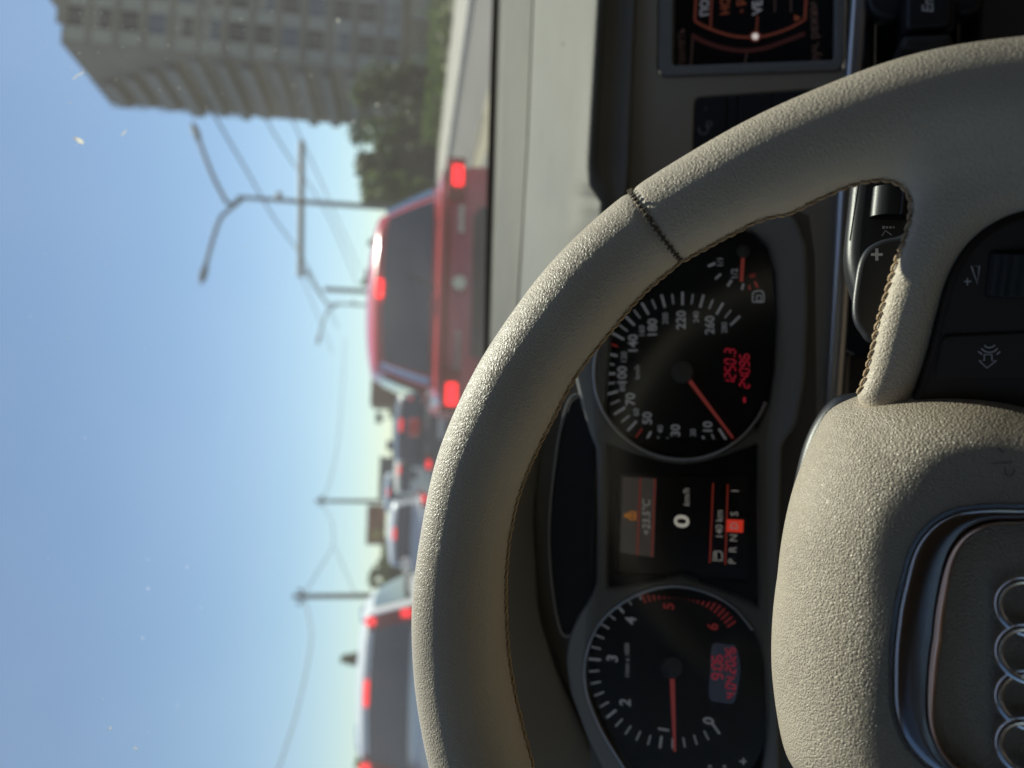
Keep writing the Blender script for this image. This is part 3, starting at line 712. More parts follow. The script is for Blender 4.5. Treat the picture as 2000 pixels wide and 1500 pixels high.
# needles and caps
def needle(par, c, tip, w0, w1):
    mb = MB(); c = np.array(c, float); tip = np.array(tip, float); d = tip-c; d /= np.linalg.norm(d); n_ = np.array([-d[1], d[0]]); b0 = c+d*14
    top = [b0+n_*w0, tip+n_*w1, tip-n_*w1, b0-n_*w0]
    V = [CP.px(*p, -.0045) for p in top]+[CP.px(*p, -.0065) for p in top]
    mb.add(V, [(0, 1, 2, 3), (7, 6, 5, 4), (0, 4, 5, 1), (1, 5, 6, 2), (2, 6, 7, 3), (3, 7, 4, 0)]); mb.build('needle', M['needle'], par, smooth=False)
def cap(par, c, r, name='needle_cap'):
    ring = lambda rr, h: [CP.px(c[0]+rr*math.cos(2*math.pi*k/32), c[1]+rr*math.sin(2*math.pi*k/32), h) for k in range(32)]
    mb = MB(); mb.loft([ring(r, -.0095), ring(r, -.0025), ring(r*.9, -.0012), ring(r*.5, -.0005), ring(r*.05, -.0003)], cap1=True); mb.build(name, M['capgrey'], par)
needle(spd, (1336, 729), (1432, 856), 4.2, 2.4); cap(spd, (1333, 727), 22)
needle(tac, (1312, 1300), (1318, 1468), 5, 2.6); cap(tac, (1312, 1304), 22)
# fuel gauge
mb = MB()
for p, q, w_ in (((1383, 520), (1397, 514), 5), ((1397, 545), (1408, 535), 4.2), ((1421, 559), (1429, 547), 5), ((1449, 566), (1452, 554), 4.2)): mb.add(*ribbon(CP, [p, q], w_, HD))
mb.add(*text_mesh(CP, '1/1', 1407, 512, 12, HD)); mb.add(*text_mesh(CP, '1/2', 1435, 535, 13, HD))
mb.add(*ribbon(CP, rounded([(1470, 590), (1470, 572), (1478, 568), (1488, 568), (1492, 574), (1492, 590)], 3), 2.6, HD, True)); mb.add(*ribbon(CP, rounded([(1478, 588), (1478, 577), (1487, 577), (1487, 588)], 1), 2.2, HD, True))
mb.build('fuel_marks', M['white'], spd, smooth=False)
mb = MB(); mb.add(*ribbon(CP, [(1474, 550), (1480, 562)], 5, HD)); mb.add(*ribbon(CP, [(1463, 557), (1465, 566)], 4, HD)); mb.add(*text_mesh(CP, 'R', 1471, 538, 12, HD)); mb.build('reserve_mark', M['dialred'], spd, smooth=False)
mb = MB(); mb.add(*ribbon(CP, [(1451, 503), (1448, 550)], 7, -.007)); mb.build('fuel_needle', M['needle'], spd, smooth=False)
cap(spd, (1452, 490), 14, 'fuel_cap')
# rev counter scale
tc = (1312, 1300); mj = MB(); rd = MB()
for k in range(0, 23):
    a_ = 215-43.2*k/5
    if k % 5 == 0: tick(mj, tc, 139, 163, a_, 4.6)
    else: tick(mj, tc, 142, 162, a_, 3.0)
for k in range(0, 20): tick(rd, (1312, 1300), 132, 152, 215-43.2*(4.45+k*.095), 3.6)
mj.build('tick_marks', M['white'], tac, smooth=False); rd.build('red_zone', M['dialred'], tac, smooth=False)
tx = MB()
for s_, u, v in (('0', 1385, 1408), ('1', 1297, 1425), ('2', 1222, 1372), ('3', 1197, 1286), ('4', 1233, 1212)): MB().add(*text_mesh(CP, s_, u, v, 21, HD)).build('numeral', M['white'], tac, smooth=False)
tx.add(*text_mesh(CP, '1/min x 1000', 1225, 1290, 9, HD, bold=.01)); tx.build('unit_text', M['white'], tac, smooth=False)
for s_, u, v in (('5', 1307, 1184), ('6', 1393, 1224)): MB().add(*text_mesh(CP, s_, u, v, 21, HD)).build('red_numeral', M['dialred'], tac, smooth=False)
mb = MB(); o = catmull([(1391, 1259), (1420, 1259), (1437, 1262), (1446, 1300), (1442, 1340), (1433, 1373), (1408, 1372), (1385, 1363), (1387, 1310)], 3)
mb.add([CP.px(u, v, HD) for u, v in o], [tuple(range(len(o)))]); mb.build('clock_window', M['lcdback'], tac, smooth=False)
a = seven(CP, '9:06', 1401, 1301, 20, 10, 5, HD+.0003); b_ = seven(CP, '4.04.2026', 1427, 1312, 18, 8.5, 4.6, HD+.0003); a.add(b_.v, b_.f); a.build('clock_digits', M['ledred'], tac, smooth=False)
mb = MB(); mb.add(*ribbon(CP, [(1444, 1487), (1458, 1487)], 3, HD)); mb.add(*ribbon(CP, [(1452, 1480), (1452, 1494)], 3, HD)); mb.add(*ribbon(CP, [(1383, 1497), (1390, 1497)], 4, HD)); mb.add(*ribbon(CP, [(1412, 1497), (1418, 1497)], 4, HD)); mb.build('coolant_mark', M['white'], tac, smooth=False)
# centre display
disp = plate('centre_display', CP, rounded([(1194, 910), (1190, 1135), (1474, 1155), (1476, 916)], 2), M['screen'], clus, -.018, -.0135, .0003)
HS = -.0132
def spx(x, y): return (1120+x/4.545, 880+y/4.545)
mb = MB()
mb.add([CP.px(*spx(*p), HS) for p in ((437, 232), (735, 250), (715, 948), (415, 905))], [(0, 1, 2, 3)]); mb.build('status_bar', M['scrg'], disp, smooth=False)
mb = MB()
for p, q in (((595, 240), (566, 935)), ((724, 250), (697, 945)), ((1240, 290), (1210, 1000)), ((1370, 300), (1347, 1015))): mb = MB(); mb.add(*ribbon(CP, [spx(*p), spx(*q)], 3.0, HS+.0002)); mb.build('divider_line', M['scrr'], disp, smooth=False)
t1 = MB(); t1.add(*text_mesh(CP, '0', *spx(968, 628), 29, HS+.0003, xs=1.3)); t1.build('speed_readout', M['scrw'], disp, smooth=False)
t2 = MB()
for s_, x, y, h_, sh in (('+23.5°C', 650, 595, 15, .1), ('km/h', 1005, 415, 13, .15), ('140 km', 1298, 655, 14, .0), ('P', 1412, 985, 15, 0), ('R', 1418, 880, 15, 0), ('N', 1424, 775, 15, 0), ('S', 1432, 562, 15, 0), ('1', 1438, 358, 15, 0)):
    MB().add(*text_mesh(CP, s_, *spx(x, y), h_, HS+.0003, sh)).build('readout', M['scrw2'], disp, smooth=False)
t2.add(*ribbon(CP, [spx(*p) for p in ((1240, 975), (1320, 975), (1320, 910), (1300, 895), (1250, 895))], 3, HS+.0003, True)); t2.add(*ribbon(CP, [spx(1265, 965), spx(1265, 905)], 3, HS+.00035))
t2.build('fuel_icon', M['scrw2'], disp, smooth=False)
mb = MB(); mb.add([CP.px(*spx(*p), HS+.0002) for p in ((1360, 610), (1510, 618), (1505, 728), (1352, 720))], [(0, 1, 2, 3)]); mb.build('gear_highlight', M['scrr2'], disp, smooth=False)
t3 = MB(); t3.add(*text_mesh(CP, 'D', *spx(1430, 668), 15, HS+.0005)); t3.build('gear_letter', M['scrw2'], disp, smooth=False)
mb = MB(); mb.add(*ribbon(CP, [spx(*p) for p in ((500, 545), (550, 545), (550, 612), (500, 612))], 5, HS+.0004, True)); mb.add(*ribbon(CP, [spx(500, 578), spx(450, 578)], 8, HS+.0004)); mb.add(*ribbon(CP, [spx(512, 578), spx(540, 578)], 5, HS+.0004)); mb.build('warning_icon', M['scro'], disp, smooth=False)
# one clear lens over everything
lens = plate('lens', CP, rounded([(1150, 1140), (1165, 860), (1150, 700), (1240, 500), (1430, 436), (1505, 470), (1520, 700), (1495, 860), (1500, 1180), (1496, 1450), (1400, 1620), (1250, 1560), (1140, 1320)], 25), M['lens'], clus, -.0012, -.0002, .0002)

# ------------------------------------------------------------------ DASHBOARD
dash = thing('dashboard', 'beige grained dashboard with a sunlit top pad below the windscreen', 'dashboard', W(1200, 700, .6))
def row_interp(keys, vs):
    k = np.array(keys, float); return np.interp(vs, k[:, 0], k[:, 1]), np.interp(vs, k[:, 0], k[:, 2])
vs = np.r_[np.arange(-1500, -100, 100), np.arange(-100, 700, 16), np.arange(700, 2300, 40)]
# rows from the windscreen base to the lower edge: (v, u, depth)
rows_top = [
 [(-1500, 1010, 1.0), (0, 974, 1.0), (300, 966, 1.0), (600, 957, 1.0), (2300, 905, 1.0)],
 [(-1500, 1020, .98), (0, 984, .98), (300, 976, .98), (600, 967, .98), (2300, 915, .98)],
 [(-1500, 1060, .86), (0, 1008, .86), (300, 997, .86), (600, 985, .86), (2300, 920, .86)],
 [(-1500, 1110, .80), (0, 1040, .80), (300, 1028, .80), (600, 1010, .80), (2300, 930, .80)],
 [(-1500, 1114, .795), (0, 1044, .795), (300, 1032, .795), (600, 1014, .795), (2300, 935, .795)],
 [(-1500, 1150, .67), (0, 1085, .67), (250, 1075, .67), (400, 1072, .67), (600, 1040, .65), (900, 965, .62), (1200, 925, .6), (1500, 930, .62), (2300, 985, .70)],
 [(-1500, 1185, .59), (0, 1128, .59), (250, 1116, .59), (370, 1108, .59), (440, 1112, .58), (600, 1070, .57), (800, 1000, .52), (1000, 950, .49), (1200, 925, .485), (1500, 950, .50), (1900, 1060, .58), (2300, 1150, .62)],
 [(-1500, 1210, .558), (0, 1157, .558), (150, 1148, .558), (320, 1138, .558), (365, 1142, .556), (395, 1162, .55), (440, 1160, .54), (600, 1092, .53), (800, 1020, .49), (1000, 968, .465), (1200, 940, .455), (1500, 965, .47), (1900, 1075, .55), (2300, 1170, .6)],
 [(-1500, 1225, .550), (0, 1171, .550), (150, 1163, .550), (320, 1154, .550), (365, 1157, .549), (395, 1177, .543), (440, 1172, .532), (600, 1105, .515), (800, 1032, .475), (1000, 980, .452), (1200, 952, .444), (1500, 978, .46), (1900, 1090, .54), (2300, 1190, .595)],
 [(-1500, 1240, .553), (0, 1186, .553), (150, 1178, .553), (320, 1168, .553), (395, 1190, .545), (440, 1185, .535), (600, 1118, .515), (800, 1044, .474), (1000, 992, .452), (1200, 964, .444), (1500, 990, .46), (1900, 1105, .545), (2300, 1205, .6)],
]
def dash_grid(rows, sub):
    R = []
    for r in rows:
        u_, d_ = row_interp(r, vs); R.append(np.array([W(u_[i], vs[i], d_[i]) for i in range(len(vs))]))
    R = np.array(R); n = len(R); out = []
    for i in range(n-1):
        a, b, c, d = R[max(i-1, 0)], R[i], R[i+1], R[min(i+2, n-1)]
        for k in range(sub):
            t = k/sub; out.append(.5*((2*b)+(-a+c)*t+(2*a-5*b+4*c-d)*t*t+(-a+3*b-3*c+d)*t**3))
    out.append(R[-1]); return out
mb = MB(); mb.grid(dash_grid(rows_top[3:], 4)); mb.build('top_pad', M['dash'], dash, angle=80)
mb = MB(); mb.grid(dash_grid(rows_top[:4], 3)); mb.build('defroster_panel', plain('defroster_plastic', (.095, .089, .075), .65, spec=.2, grain=.5, gs=500, gd=.001, var=.12, vs=18), dash, angle=80)
# driver-facing face below the pad edge (in shade)
rows_face = [rows_top[-1],
 [(-1500, 1262, .558), (0, 1212, .558), (320, 1196, .558), (395, 1204, .548), (440, 1205, .54), (600, 1140, .52), (800, 1060, .476), (1000, 1008, .455), (1200, 990, .448), (1500, 1030, .465), (1900, 1150, .55), (2300, 1230, .605)],
 [(-1500, 1292, .562), (0, 1240, .562), (200, 1232, .562), (395, 1224, .558), (440, 1227, .55), (600, 1165, .53), (800, 1075, .49), (900, 1050, .478), (1000, 1036, .47), (1200, 1046, .462), (1320, 1082, .465), (1500, 1162, .478), (1900, 1260, .56), (2300, 1290, .60)],
]
rows_face[-1] = [(v_, u_, d_-.010 if v_ < 445 else d_) for v_, u_, d_ in rows_face[-1]]
rows_face.append([(v_, u_+4, d_+.016 if v_ < 445 else d_+.004) for v_, u_, d_ in rows_face[-1]])
mb = MB(); mb.grid(dash_grid(rows_face, 5)); mb.build('pad_face', M['hood'], dash, angle=80)
FP = Plane(1400, 300, 0.56, 0.0, 0.30)
def frow(v): return np.interp(v, [-1500, 0, 200, 395, 600, 800, 900, 1000, 1200, 1320, 1500, 1900, 2300], [1294, 1242, 1234, 1226, 1190, 1105, 1054, 1040, 1050, 1086, 1166, 1262, 1292])
# centre and driver fascia: one sheet with openings
FH = Plane(1460, 400, 0.533, 0.0, 0.34)
top_edge = [(frow(v)-7, v) for v in np.arange(-1400, 400, 60)]
fas = top_edge+[(1240, 420), (1420, 400), (1570, 420), (1590, 500), (1590, 620), (1582, 760), (1562, 850), (1540, 900), (1650, 900), (1660, 700), (1680, 400), (1700, 0), (1760, -1400)]
screen_hole = rounded([(1284, 150), (1296, -700), (1668, -700), (1652, 138)], [22, 10, 10, 22])
btn_hole = rounded([(1352, 330), (1357, 190), (1610, 172), (1610, 330)], [4, 14, 8, 4])
plate('fascia', FH, fas, M['fascia'], dash, -.012, 0.0, .0015, holes=[screen_hole, btn_hole], res=3)
# cluster shroud between hood and bezel: a shaped band following the bezel
SH = Plane(1333, 727, 0.456, 0.0, 0.36)
shr = [(frow(v)-14, v) for v in np.arange(420, 1800, 40)]+[(1640, 1800), (1620, 1300), (1604, 1000), (1596, 850), (1592, 500), (1580, 420), (1500, 385), (1380, 380)]
plate('cluster_shroud', SH, shr, plain('shroud_plastic', (.13, .115, .096), .5, grain=.3, gs=1500), dash, -.006, .0, .001, holes=[rounded([tuple(p) for p in grow(np.array(bez), -10)], 10)], res=2)
# lower left/central dash under the trim
LP = Plane(1640, 500, 0.515, 0.0, 0.30)
plate('lower_dash', LP, [(1612, 960), (1630, 700), (1650, 400), (1672, 60), (1700, -1400), (2600, -1400), (2600, 2300), (1700, 2300), (1530, 2000), (1520, 1300), (1560, 960)], plain('lower_plastic', (.05, .046, .042), .55, grain=.3, gs=1500), dash, -.02, -.006, .002, holes=[rounded([(1700, 160), (1715, -500), (1900, -500), (1905, 160)], 8)])
plate('lower_panel', LP, rounded([(1908, 330), (1922, -1000), (2300, -1000), (2300, 330)], 8), plain('lower_panel_plastic', (.045, .036, .03), .5, grain=.3, gs=1500), dash, -.01, .004, .003)
plate('column_cover', LP, rounded([(1528, 1900), (1532, 1180), (1556, 1000), (1590, 905), (1640, 905), (2100, 1000), (2100, 1900)], 30), M['fascia'], dash, -.02, .012, .01, res=4)
# convex aluminium trim strip
def strip(pl, pts, wpx, rise, h, name, mat, par, n=8):
    G = []
    for i, (u, v) in enumerate(pts):
        row = []
        for k in range(n+1):
            t = k/n*2-1; row.append(pl.px(u+t*wpx/2, v, h+rise*math.sqrt(max(0, 1-t*t))))
        G.append(row)
    mb = MB(); mb.grid(G); return mb.build(name, mat, par, angle=80)
strip(FH, [(1760, -1400), (1690, -200), (1680, 0), (1671, 130), (1657, 330), (1648, 480), (1638, 650), (1628, 790)], 42, .006, .001, 'trim_strip', M['alu'], dash)
# framed recess beside the column
plate('switch_recess', FH, rounded([(1664, 250), (1640, 660), (1650, 693), (1720, 700), (1760, 260)], [2, 10, 16, 6, 2]), M['dial'], dash, .0, .004, .0006)
mb = MB(); mb.tube([FH.px(u, v, .0045) for u, v in rounded([(1660, 300), (1648, 480), (1642, 655), (1652, 690), (1725, 697)], [0, 0, 10, 22, 0])[6:-6]], .0009, 6); mb.build('recess_trim', M['bezel'], dash)
# button bank
bb = plate('button_bank', FH, btn_hole, M['black'], dash, -.012, -.002, .0003)
for a0, a1 in ((0, .245), (.255, .33), (.34, .60), (.61, .99)):
    def q(t, top): return np.array([1352+(1610-1352)*t, 330 if top else 0])
    u0, u1 = 1358+250*a0, 1358+250*a1
    plate('push_button', FH, rounded([(u0, 328), (u0+1, 192-18*a0), (u1, 192-18*a1), (u1-1, 328)], 3), M['black'], dash, -.006, .0004, .0006)
mb = MB(); mb.add(*ribbon(FH, arc(1374, 253, 9, 60, 330, 14), 2.6, .0007)); mb.add(*ribbon(FH, arc(1385, 242, 5, 0, 360, 12), 2.4, .0007)); mb.add(*ribbon(FH, [(1376, 214), (1381, 210)], 2, .0007)); mb.build('seat_mark', M['dimwhite'], dash, smooth=False)

# ------------------------------------------------------------------ CENTRE SCREEN
scr = thing('centre_screen', 'dark infotainment display with orange curved menu lines in the dashboard', 'car display', FH.px(1460, 60, -.01))
plate('screen_frame', FH, rounded([(1286, 147), (1298, -690), (1664, -690), (1649, 135)], [20, 8, 8, 20]), plain('screen_frame_plastic', (.22, .22, .21), .4, grain=.2, gs=1500), scr, -.020, .0022, .0016, holes=[rounded([(1313, 128), (1322, -600), (1640, -600), (1630, 116)], 9)], res=4)
pn = plate('screen', FH, [(1305, 140), (1310, -620), (1655, -620), (1645, 130)], M['screen'], scr, -.022, -.012, .0002)
HM = -.0117
def mpx(x, y): return (1300+x/5.882, y/5.882)
mb = MB()
mb.add(*ribbon(FH, [(1361, -300)]+[mpx(*p) for p in ((348, 0), (336, 230))]+[tuple(p) for p in catmull([mpx(*p) for p in ((340, 240), (420, 290), (560, 350), (720, 400), (870, 425), (1030, 425), (1150, 412), (1300, 370), (1450, 310), (1600, 225))], 3, False)]+[mpx(1612, 0), (1577, -300)], 5, HM))
mb.add(*ribbon(FH, [mpx(530, -60), mpx(515, 335)], 4.2, HM)); mb.add(*ribbon(FH, [mpx(1055, 180), mpx(1045, 380)], 3.6, HM))
mb.build('menu_lines', M['mmi'], pn, smooth=False)
mb = MB(); mb.add(*ribbon(FH, [tuple(p) for p in catmull([mpx(*p) for p in ((300, 400), (420, 470), (600, 535), (800, 575), (960, 580), (1150, 550), (1350, 480), (1600, 385))], 4, False)], 8, HM)); mb.build('lower_arc', M['mmid'], pn, smooth=False)  # dim second arc drawn below the menu outline
mb = MB(); mb.add(*ribbon(FH, arc(mpx(1030, 418)[0], mpx(1030, 418)[1], 9, 0, 360, 24), 4, HM+.0003)); mb.build('cursor_ring', M['mmi'], pn, smooth=False)
mb = MB(); o = arc(mpx(1030, 418)[0], mpx(1030, 418)[1], 6.5, 0, 342, 19); mb.add([FH.px(u, v, HM+.0004) for u, v in o], [tuple(range(len(o)))]); mb.build('cursor_dot', M['scrdot'], pn, smooth=False)
for s_, q, h_, m_ in (('ПОВ', (455, 185), 16, 'mmiw'), ('VE', (1060, 165), 19, 'mmiw'), ('НО', (690, 170), 17, 'mmit'), ('Р', (880, 65), 17, 'mmit'), ('>', (880, 150), 11, 'mmit')): MB().add(*text_mesh(FH, s_, *mpx(*q), h_, HM, align='LEFT')).build('menu_text', M[m_], pn, smooth=False)
mb = MB()
mb.add([FH.px(*mpx(*p), HM) for p in ((1478, 165), (1560, 208), (1480, 245))], [(0, 1, 2)]); mb.build('menu_arrow', M['mmit'], pn, smooth=False)
MB().add(*text_mesh(FH, 'ПАМЯТЬ', *mpx(195, 540), 13, HM, align='CENTER')).build('menu_text', M['mmig'], pn, smooth=False); MB().add(*text_mesh(FH, 'руч. режим', *mpx(1725, 735), 17, HM, align='LEFT', rot=.04)).build('menu_text', M['mmig'], pn, smooth=False)
mb = MB()
for x in (1255, 1440): MB().add(*ribbon(FH, [mpx(x, -60), mpx(x, 140)], 3, HM)).build('frame_line', M['mmig'], pn, smooth=False)
for q0, q1 in (((935, 600), (905, 760)), ((310, 440), (290, 760))): MB().add(*ribbon(FH, [mpx(*q0), mpx(*q1)], 3, HM)).build('frame_line', M['mmig'], pn, smooth=False)

# ------------------------------------------------------------------ AIR VENT and PHONE HOLDER
vent = thing('air_vent', 'black centre air vent with vertical looking slats and a bright edge strip', 'air vent', LP.px(1800, 40, -.01))
plate('vent_well', LP, [(1688, 200), (1700, -480), (1905, -480), (1908, 200)], M['dial'], vent, -.05, -.03, .0005)
for k, u in enumerate((1712, 1748, 1785, 1825, 1868)):
    mb = MB(); G = [[LP.px(u+du+4*(100-v)/200, v, h_) for du, h_ in ((-5, -.028), (-2, -.006), (0, -.0045), (2, -.006), (8, -.028))] for v in (200, 0, -200, -480)]
    mb.grid(G); mb.build('slat', M['blackgloss'], vent, angle=50)
strip(LP, [(1921, -480), (1915, 0), (1909, 90), (1898, 210)], 9, .0016, -.002, 'edge_strip', plain('edge_strip_metal', (.75, .6, .52), .35, metal=.6), vent)
hold = thing('phone_holder', 'black clip-on phone holder with grey lettering on the air vent', 'phone holder', LP.px(1815, 50, .02))
HH = .030
plate('holder_body', LP, rounded([(1770, 58), (1778, -260), (1868, -260), (1860, 50)], [14, 6, 6, 14]), M['black'], hold, .006, HH, .0035, res=4)
plate('holder_cheek', LP, rounded([(1763, 66), (1772, -260), (1876, -260), (1866, 58)], [10, 6, 6, 10]), M['blackgloss'], hold, -.004, HH-.008, .002, res=3)
plate('holder_foot', LP, rounded([(1760, 92), (1764, 66), (1862, 62), (1866, 84), (1840, 94), (1790, 97)], 12), M['rubber'], hold, .0, HH+.004, .005, res=4)
for c_, r_ in (((1738, -10), 44), ((1888, -14), 40)):
    o = arc(c_[0], c_[1], r_, 0, 345, 28); plate('suction_pad', LP, o, M['black'], hold, -.003, .014, .004, res=4)
mb = MB(); mb.add(*text_mesh(LP, 'En', 1813, 26, 22, HH+.0003, shear=.25, align='LEFT')); mb.build('lettering', plain('print_grey', (.62, .62, .63), .5), hold, smooth=False)

# ------------------------------------------------------------------ CABIN SHELL (roof, doors, pillars, seats) and WINDSCREEN
XC = 0.42
def cabin():
    t = thing('car_cabin', 'beige car cabin with roof lining, doors and seats around the driver', 'car interior', (XC, -.8, 0.35))
    mb = MB(); G = []
    for i in range(15):
        y = .17-i*.2; row = []
        for j in range(13):
            s_ = j/12*2-1; row.append((XC+s_*.80, y, 1.74-.07*abs(s_)**3-.05*max(0, (y+.05)*0)))
        G.append(row)
    G2 = [[(p[0], p[1], p[2]+.04) for p in r] for r in G]
    mb.grid(G); mb.grid([r[::-1] for r in G2])
    mb.build('roof_lining', M['lining'], t)
    for s_ in (-1, 1):
        mb = MB(); x = XC+s_*.86
        mb.box(min(x, x+s_*.06), max(x, x+s_*.06), -2.5, 1.1, .30, 1.09); mb.build('door_panel', M['seat'], t, angle=30)
        mb = MB(); mb.tube([(XC+s_*.92, 1.06, 1.10), (XC+s_*.80, .12, 1.69)], .045, 8); mb.build('windscreen_pillar', M['lining'], t)
        for y in (-.55, -1.5, -2.45):
            mb = MB(); mb.tube([(XC+s_*.90, y, 1.08), (XC+s_*.79, y-.05, 1.70)], .06, 8); mb.build('pillar', M['lining'], t)
        mb = MB(); mb.add([(XC+s_*.90, 1.0, 1.09), (XC+s_*.90, -2.45, 1.09), (XC+s_*.80, -2.45, 1.68), (XC+s_*.80, .15, 1.68)], [(0, 1, 2, 3)]); mb.build('side_window', M['glass'], t, smooth=False)
    mb = MB(); mb.box(XC-.86, XC+.86, -2.5, 1.1, .26, .30); mb.build('floor', M['carpet'], t)
    mb = MB(); mb.box(XC-.86, XC+.86, -2.56, -2.5, .26, 1.70); mb.build('rear_panel', M['lining'], t)
    for x in (0.0, .84):
        mb = MB(); mb.box(x-.26, x+.26, -.62, -.12, .45, .62); mb.build('seat_cushion', M['seat'], t)
        rings = []
        for z, y, w_, d in ((.6, -.58, .26, .07), (.8, -.62, .27, .08), (1.05, -.67, .27, .07), (1.25, -.71, .22, .05), (1.32, -.72, .12, .04), (1.36, -.73, .13, .05), (1.5, -.75, .14, .05), (1.54, -.755, .10, .03)):
            rings.append([(x+w_*math.cos(a)*(1 if True else 0), y+d*math.sin(a), z) for a in np.linspace(0, 2*math.pi, 20, endpoint=False)])
        mb = MB(); mb.loft(rings, True, True); mb.build('seat_back', M['seat'], t)
    mb = MB(); mb.box(XC-.75, XC+.75, -2.2, -1.6, .45, .65); mb.box(XC-.75, XC+.75, -2.32, -2.2, .6, 1.3); mb.build('rear_bench', M['seat'], t)
    return t
cabin()
ws = thing('windscreen', 'dusty windscreen glass with dirt specks in front of the road', 'windscreen', (XC, .6, 1.4))
def wsp(s_, t): # s -1..1 across, t 0 base .. 1 top
    hx = .93-.11*t; y0 = 1.06-.16*s_*s_*(1-.3*t); y = y0+( .16-1.06)*t+.06*t*(1-t)*0; z = 1.178+.55*t+.05*t*(1-t)
    return np.array([XC+hx*s_, y, z])
mb = MB(); G = [[wsp(j/20*2-1, i/20) for j in range(21)] for i in range(21)]; mb.grid(G); glass = mb.build('pane', M['wind'], ws)
# dark ceramic band along the base
mb = MB(); G = [[wsp(j/20*2-1, t)+np.array([0, -.004, -.002]) for j in range(21)] for t in (-.014, .0, .024)]; mb.grid(G); mb.build('black_band', plain('frit', (.02, .022, .026), .5), ws)
# dirt flakes and scratches lying on the glass
def glass_pt(u, v):
    r = ray(u, v); best = None
    lo, hi = .2, 1.4
    for _ in range(40):
        mid_ = (lo+hi)/2; p = CAM+r*mid_
        # height of the glass at this point
        t = (p[2]-1.178)/.57; s_ = (p[0]-XC)/(.93-.11*t); q = wsp(s_, t)
        if p[1] < q[1]: lo = mid_
        else: hi = mid_
    return CAM+r*(lo-.0015)
mb = MB()
def flake(u, v, L_, w_, ang):
    d = np.array([math.cos(ang), math.sin(ang)]); n_ = np.array([-d[1], d[0]]); pts = []
    k = 8
    for i in range(k):
        a = 2*math.pi*i/k; rr = .75+.5*random.random(); q = np.array([u, v])+d*L_*math.cos(a)*rr+n_*w_*math.sin(a)*rr; pts.append(glass_pt(*q))
    b = [p-np.array([0, 0.0006, .0003]) for p in pts]
    mb.add(pts+b, [tuple(range(k)), tuple(range(2*k-1, k-1, -1))]+[(i, (i+1) % k, k+(i+1) % k, k+i) for i in range(k)])
flake(155, 275, 11, 4, .5); flake(242, 260, 8, 1.4, -.8); flake(145, 270, 3, 2, .4); flake(148, 150, 10, 1, -.75); flake(160, 143, 8, 1, -.8); flake(265, 1462, 4, 2, .5); flake(215, 1422, 3, 2, 0)
flake(660, 40, 3.5, 1.6, 1.3); flake(736, 205, 2.6, 1.4, 1.2); flake(690, 237, 2, 1.4, 1.2)
flake(1000, 165, 11, 4, 1.45)
for _ in range(90):
    u, v = random.uniform(60, 800), random.uniform(0, 1480)
    if random.random() < .55: u, v = random.uniform(105, 620), random.uniform(0, 210)
    s_ = random.choice((.5, .6, .6, .8, 1.0)); flake(u, v, s_*random.uniform(1, 1.8), s_, random.uniform(0, 3))
fl, fnt, fb = mat_new('dirt'); fb.inputs['Base Color'].default_value = (.75, .72, .66, 1); fb.inputs['Roughness'].default_value = .9; fb.inputs['Transmission Weight'].default_value = .0
tl_ = N(fnt, 'ShaderNodeBsdfTranslucent'); tl_.inputs[0].default_value = (.8, .78, .72, 1); mxs = N(fnt, 'ShaderNodeMixShader'); mxs.inputs[0].default_value = .9
fnt.links.new(fb.outputs[0], mxs.inputs[1]); fnt.links.new(tl_.outputs[0], mxs.inputs[2]); fnt.links.new(mxs.outputs[0], fnt.nodes['Material Output'].inputs[0])
tag(mb.build('dirt_specks', fl, ws, smooth=False), kind='stuff')

exec_outside = True
# ------------------------------------------------------------------ OUTSIDE: ground and road
M['asphalt'] = plain('asphalt', (.085, .08, .073), .85, grain=.5, gs=60, gd=.01, var=.2, vs=.6)
M['paving'] = plain('paving', (.30, .28, .24), .85, var=.15, vs=1.5)
M['kerb'] = plain('kerb_stone', (.42, .41, .37), .8, var=.12, vs=3)
M['soil'] = plain('dry_grass', (.15, .15, .085), .95, var=.35, vs=1.2)
M['paint'] = plain('road_paint', (.62, .6, .5), .7, var=.15, vs=4)
def sheet(name, x0, x1, y0, y1, z, mat, kind='structure'):
    mb = MB(); mb.add([(x0, y0, z), (x1, y0, z), (x1, y1, z), (x0, y1, z)], [(0, 1, 2, 3)]); o = mb.build(name, mat, smooth=False); tag(o, kind=kind); return o
sheet('ground', -3000, 3000, -1000, 4000, -.02, M['soil'])
sheet('road', -9, 11, -30, 900, .0, M['asphalt'])
mb = MB(); mb.box(11, 11.3, -30, 500, -.02, .14); mb.box(-9.3, -9, -30, 500, -.02, .14); tag(mb.build('kerb', M['kerb'], smooth=False), kind='structure')
sheet('pavement', 11.3, 15.5, -30, 500, .12, M['paving'])
sheet('verge', 15.5, 60, -30, 400, .02, M['soil'])
mb = MB()
for y in range(-3, 120, 8):
    for x in (-1.6, 2.9, 6.6): mb.add([(x-.07, y, .004), (x+.07, y, .004), (x+.07, y+3.2, .004), (x-.07, y+3.2, .004)], [(0, 1, 2, 3)])
tag(mb.build('lane_markings', M['paint'], smooth=False), kind='structure')
mb = MB(); o = catmull([(5.5, 11.2), (6.2, 10.8), (6.7, 12), (6.8, 14.5), (6.5, 16.5), (6.1, 15.5), (5.7, 13.2)], 4); mb.add([(p[0], p[1], .004) for p in o], [tuple(range(len(o)))]); tag(mb.build('sand_patch', plain('sand', (.25, .22, .15), .95, var=.2, vs=2), smooth=False), kind='structure')

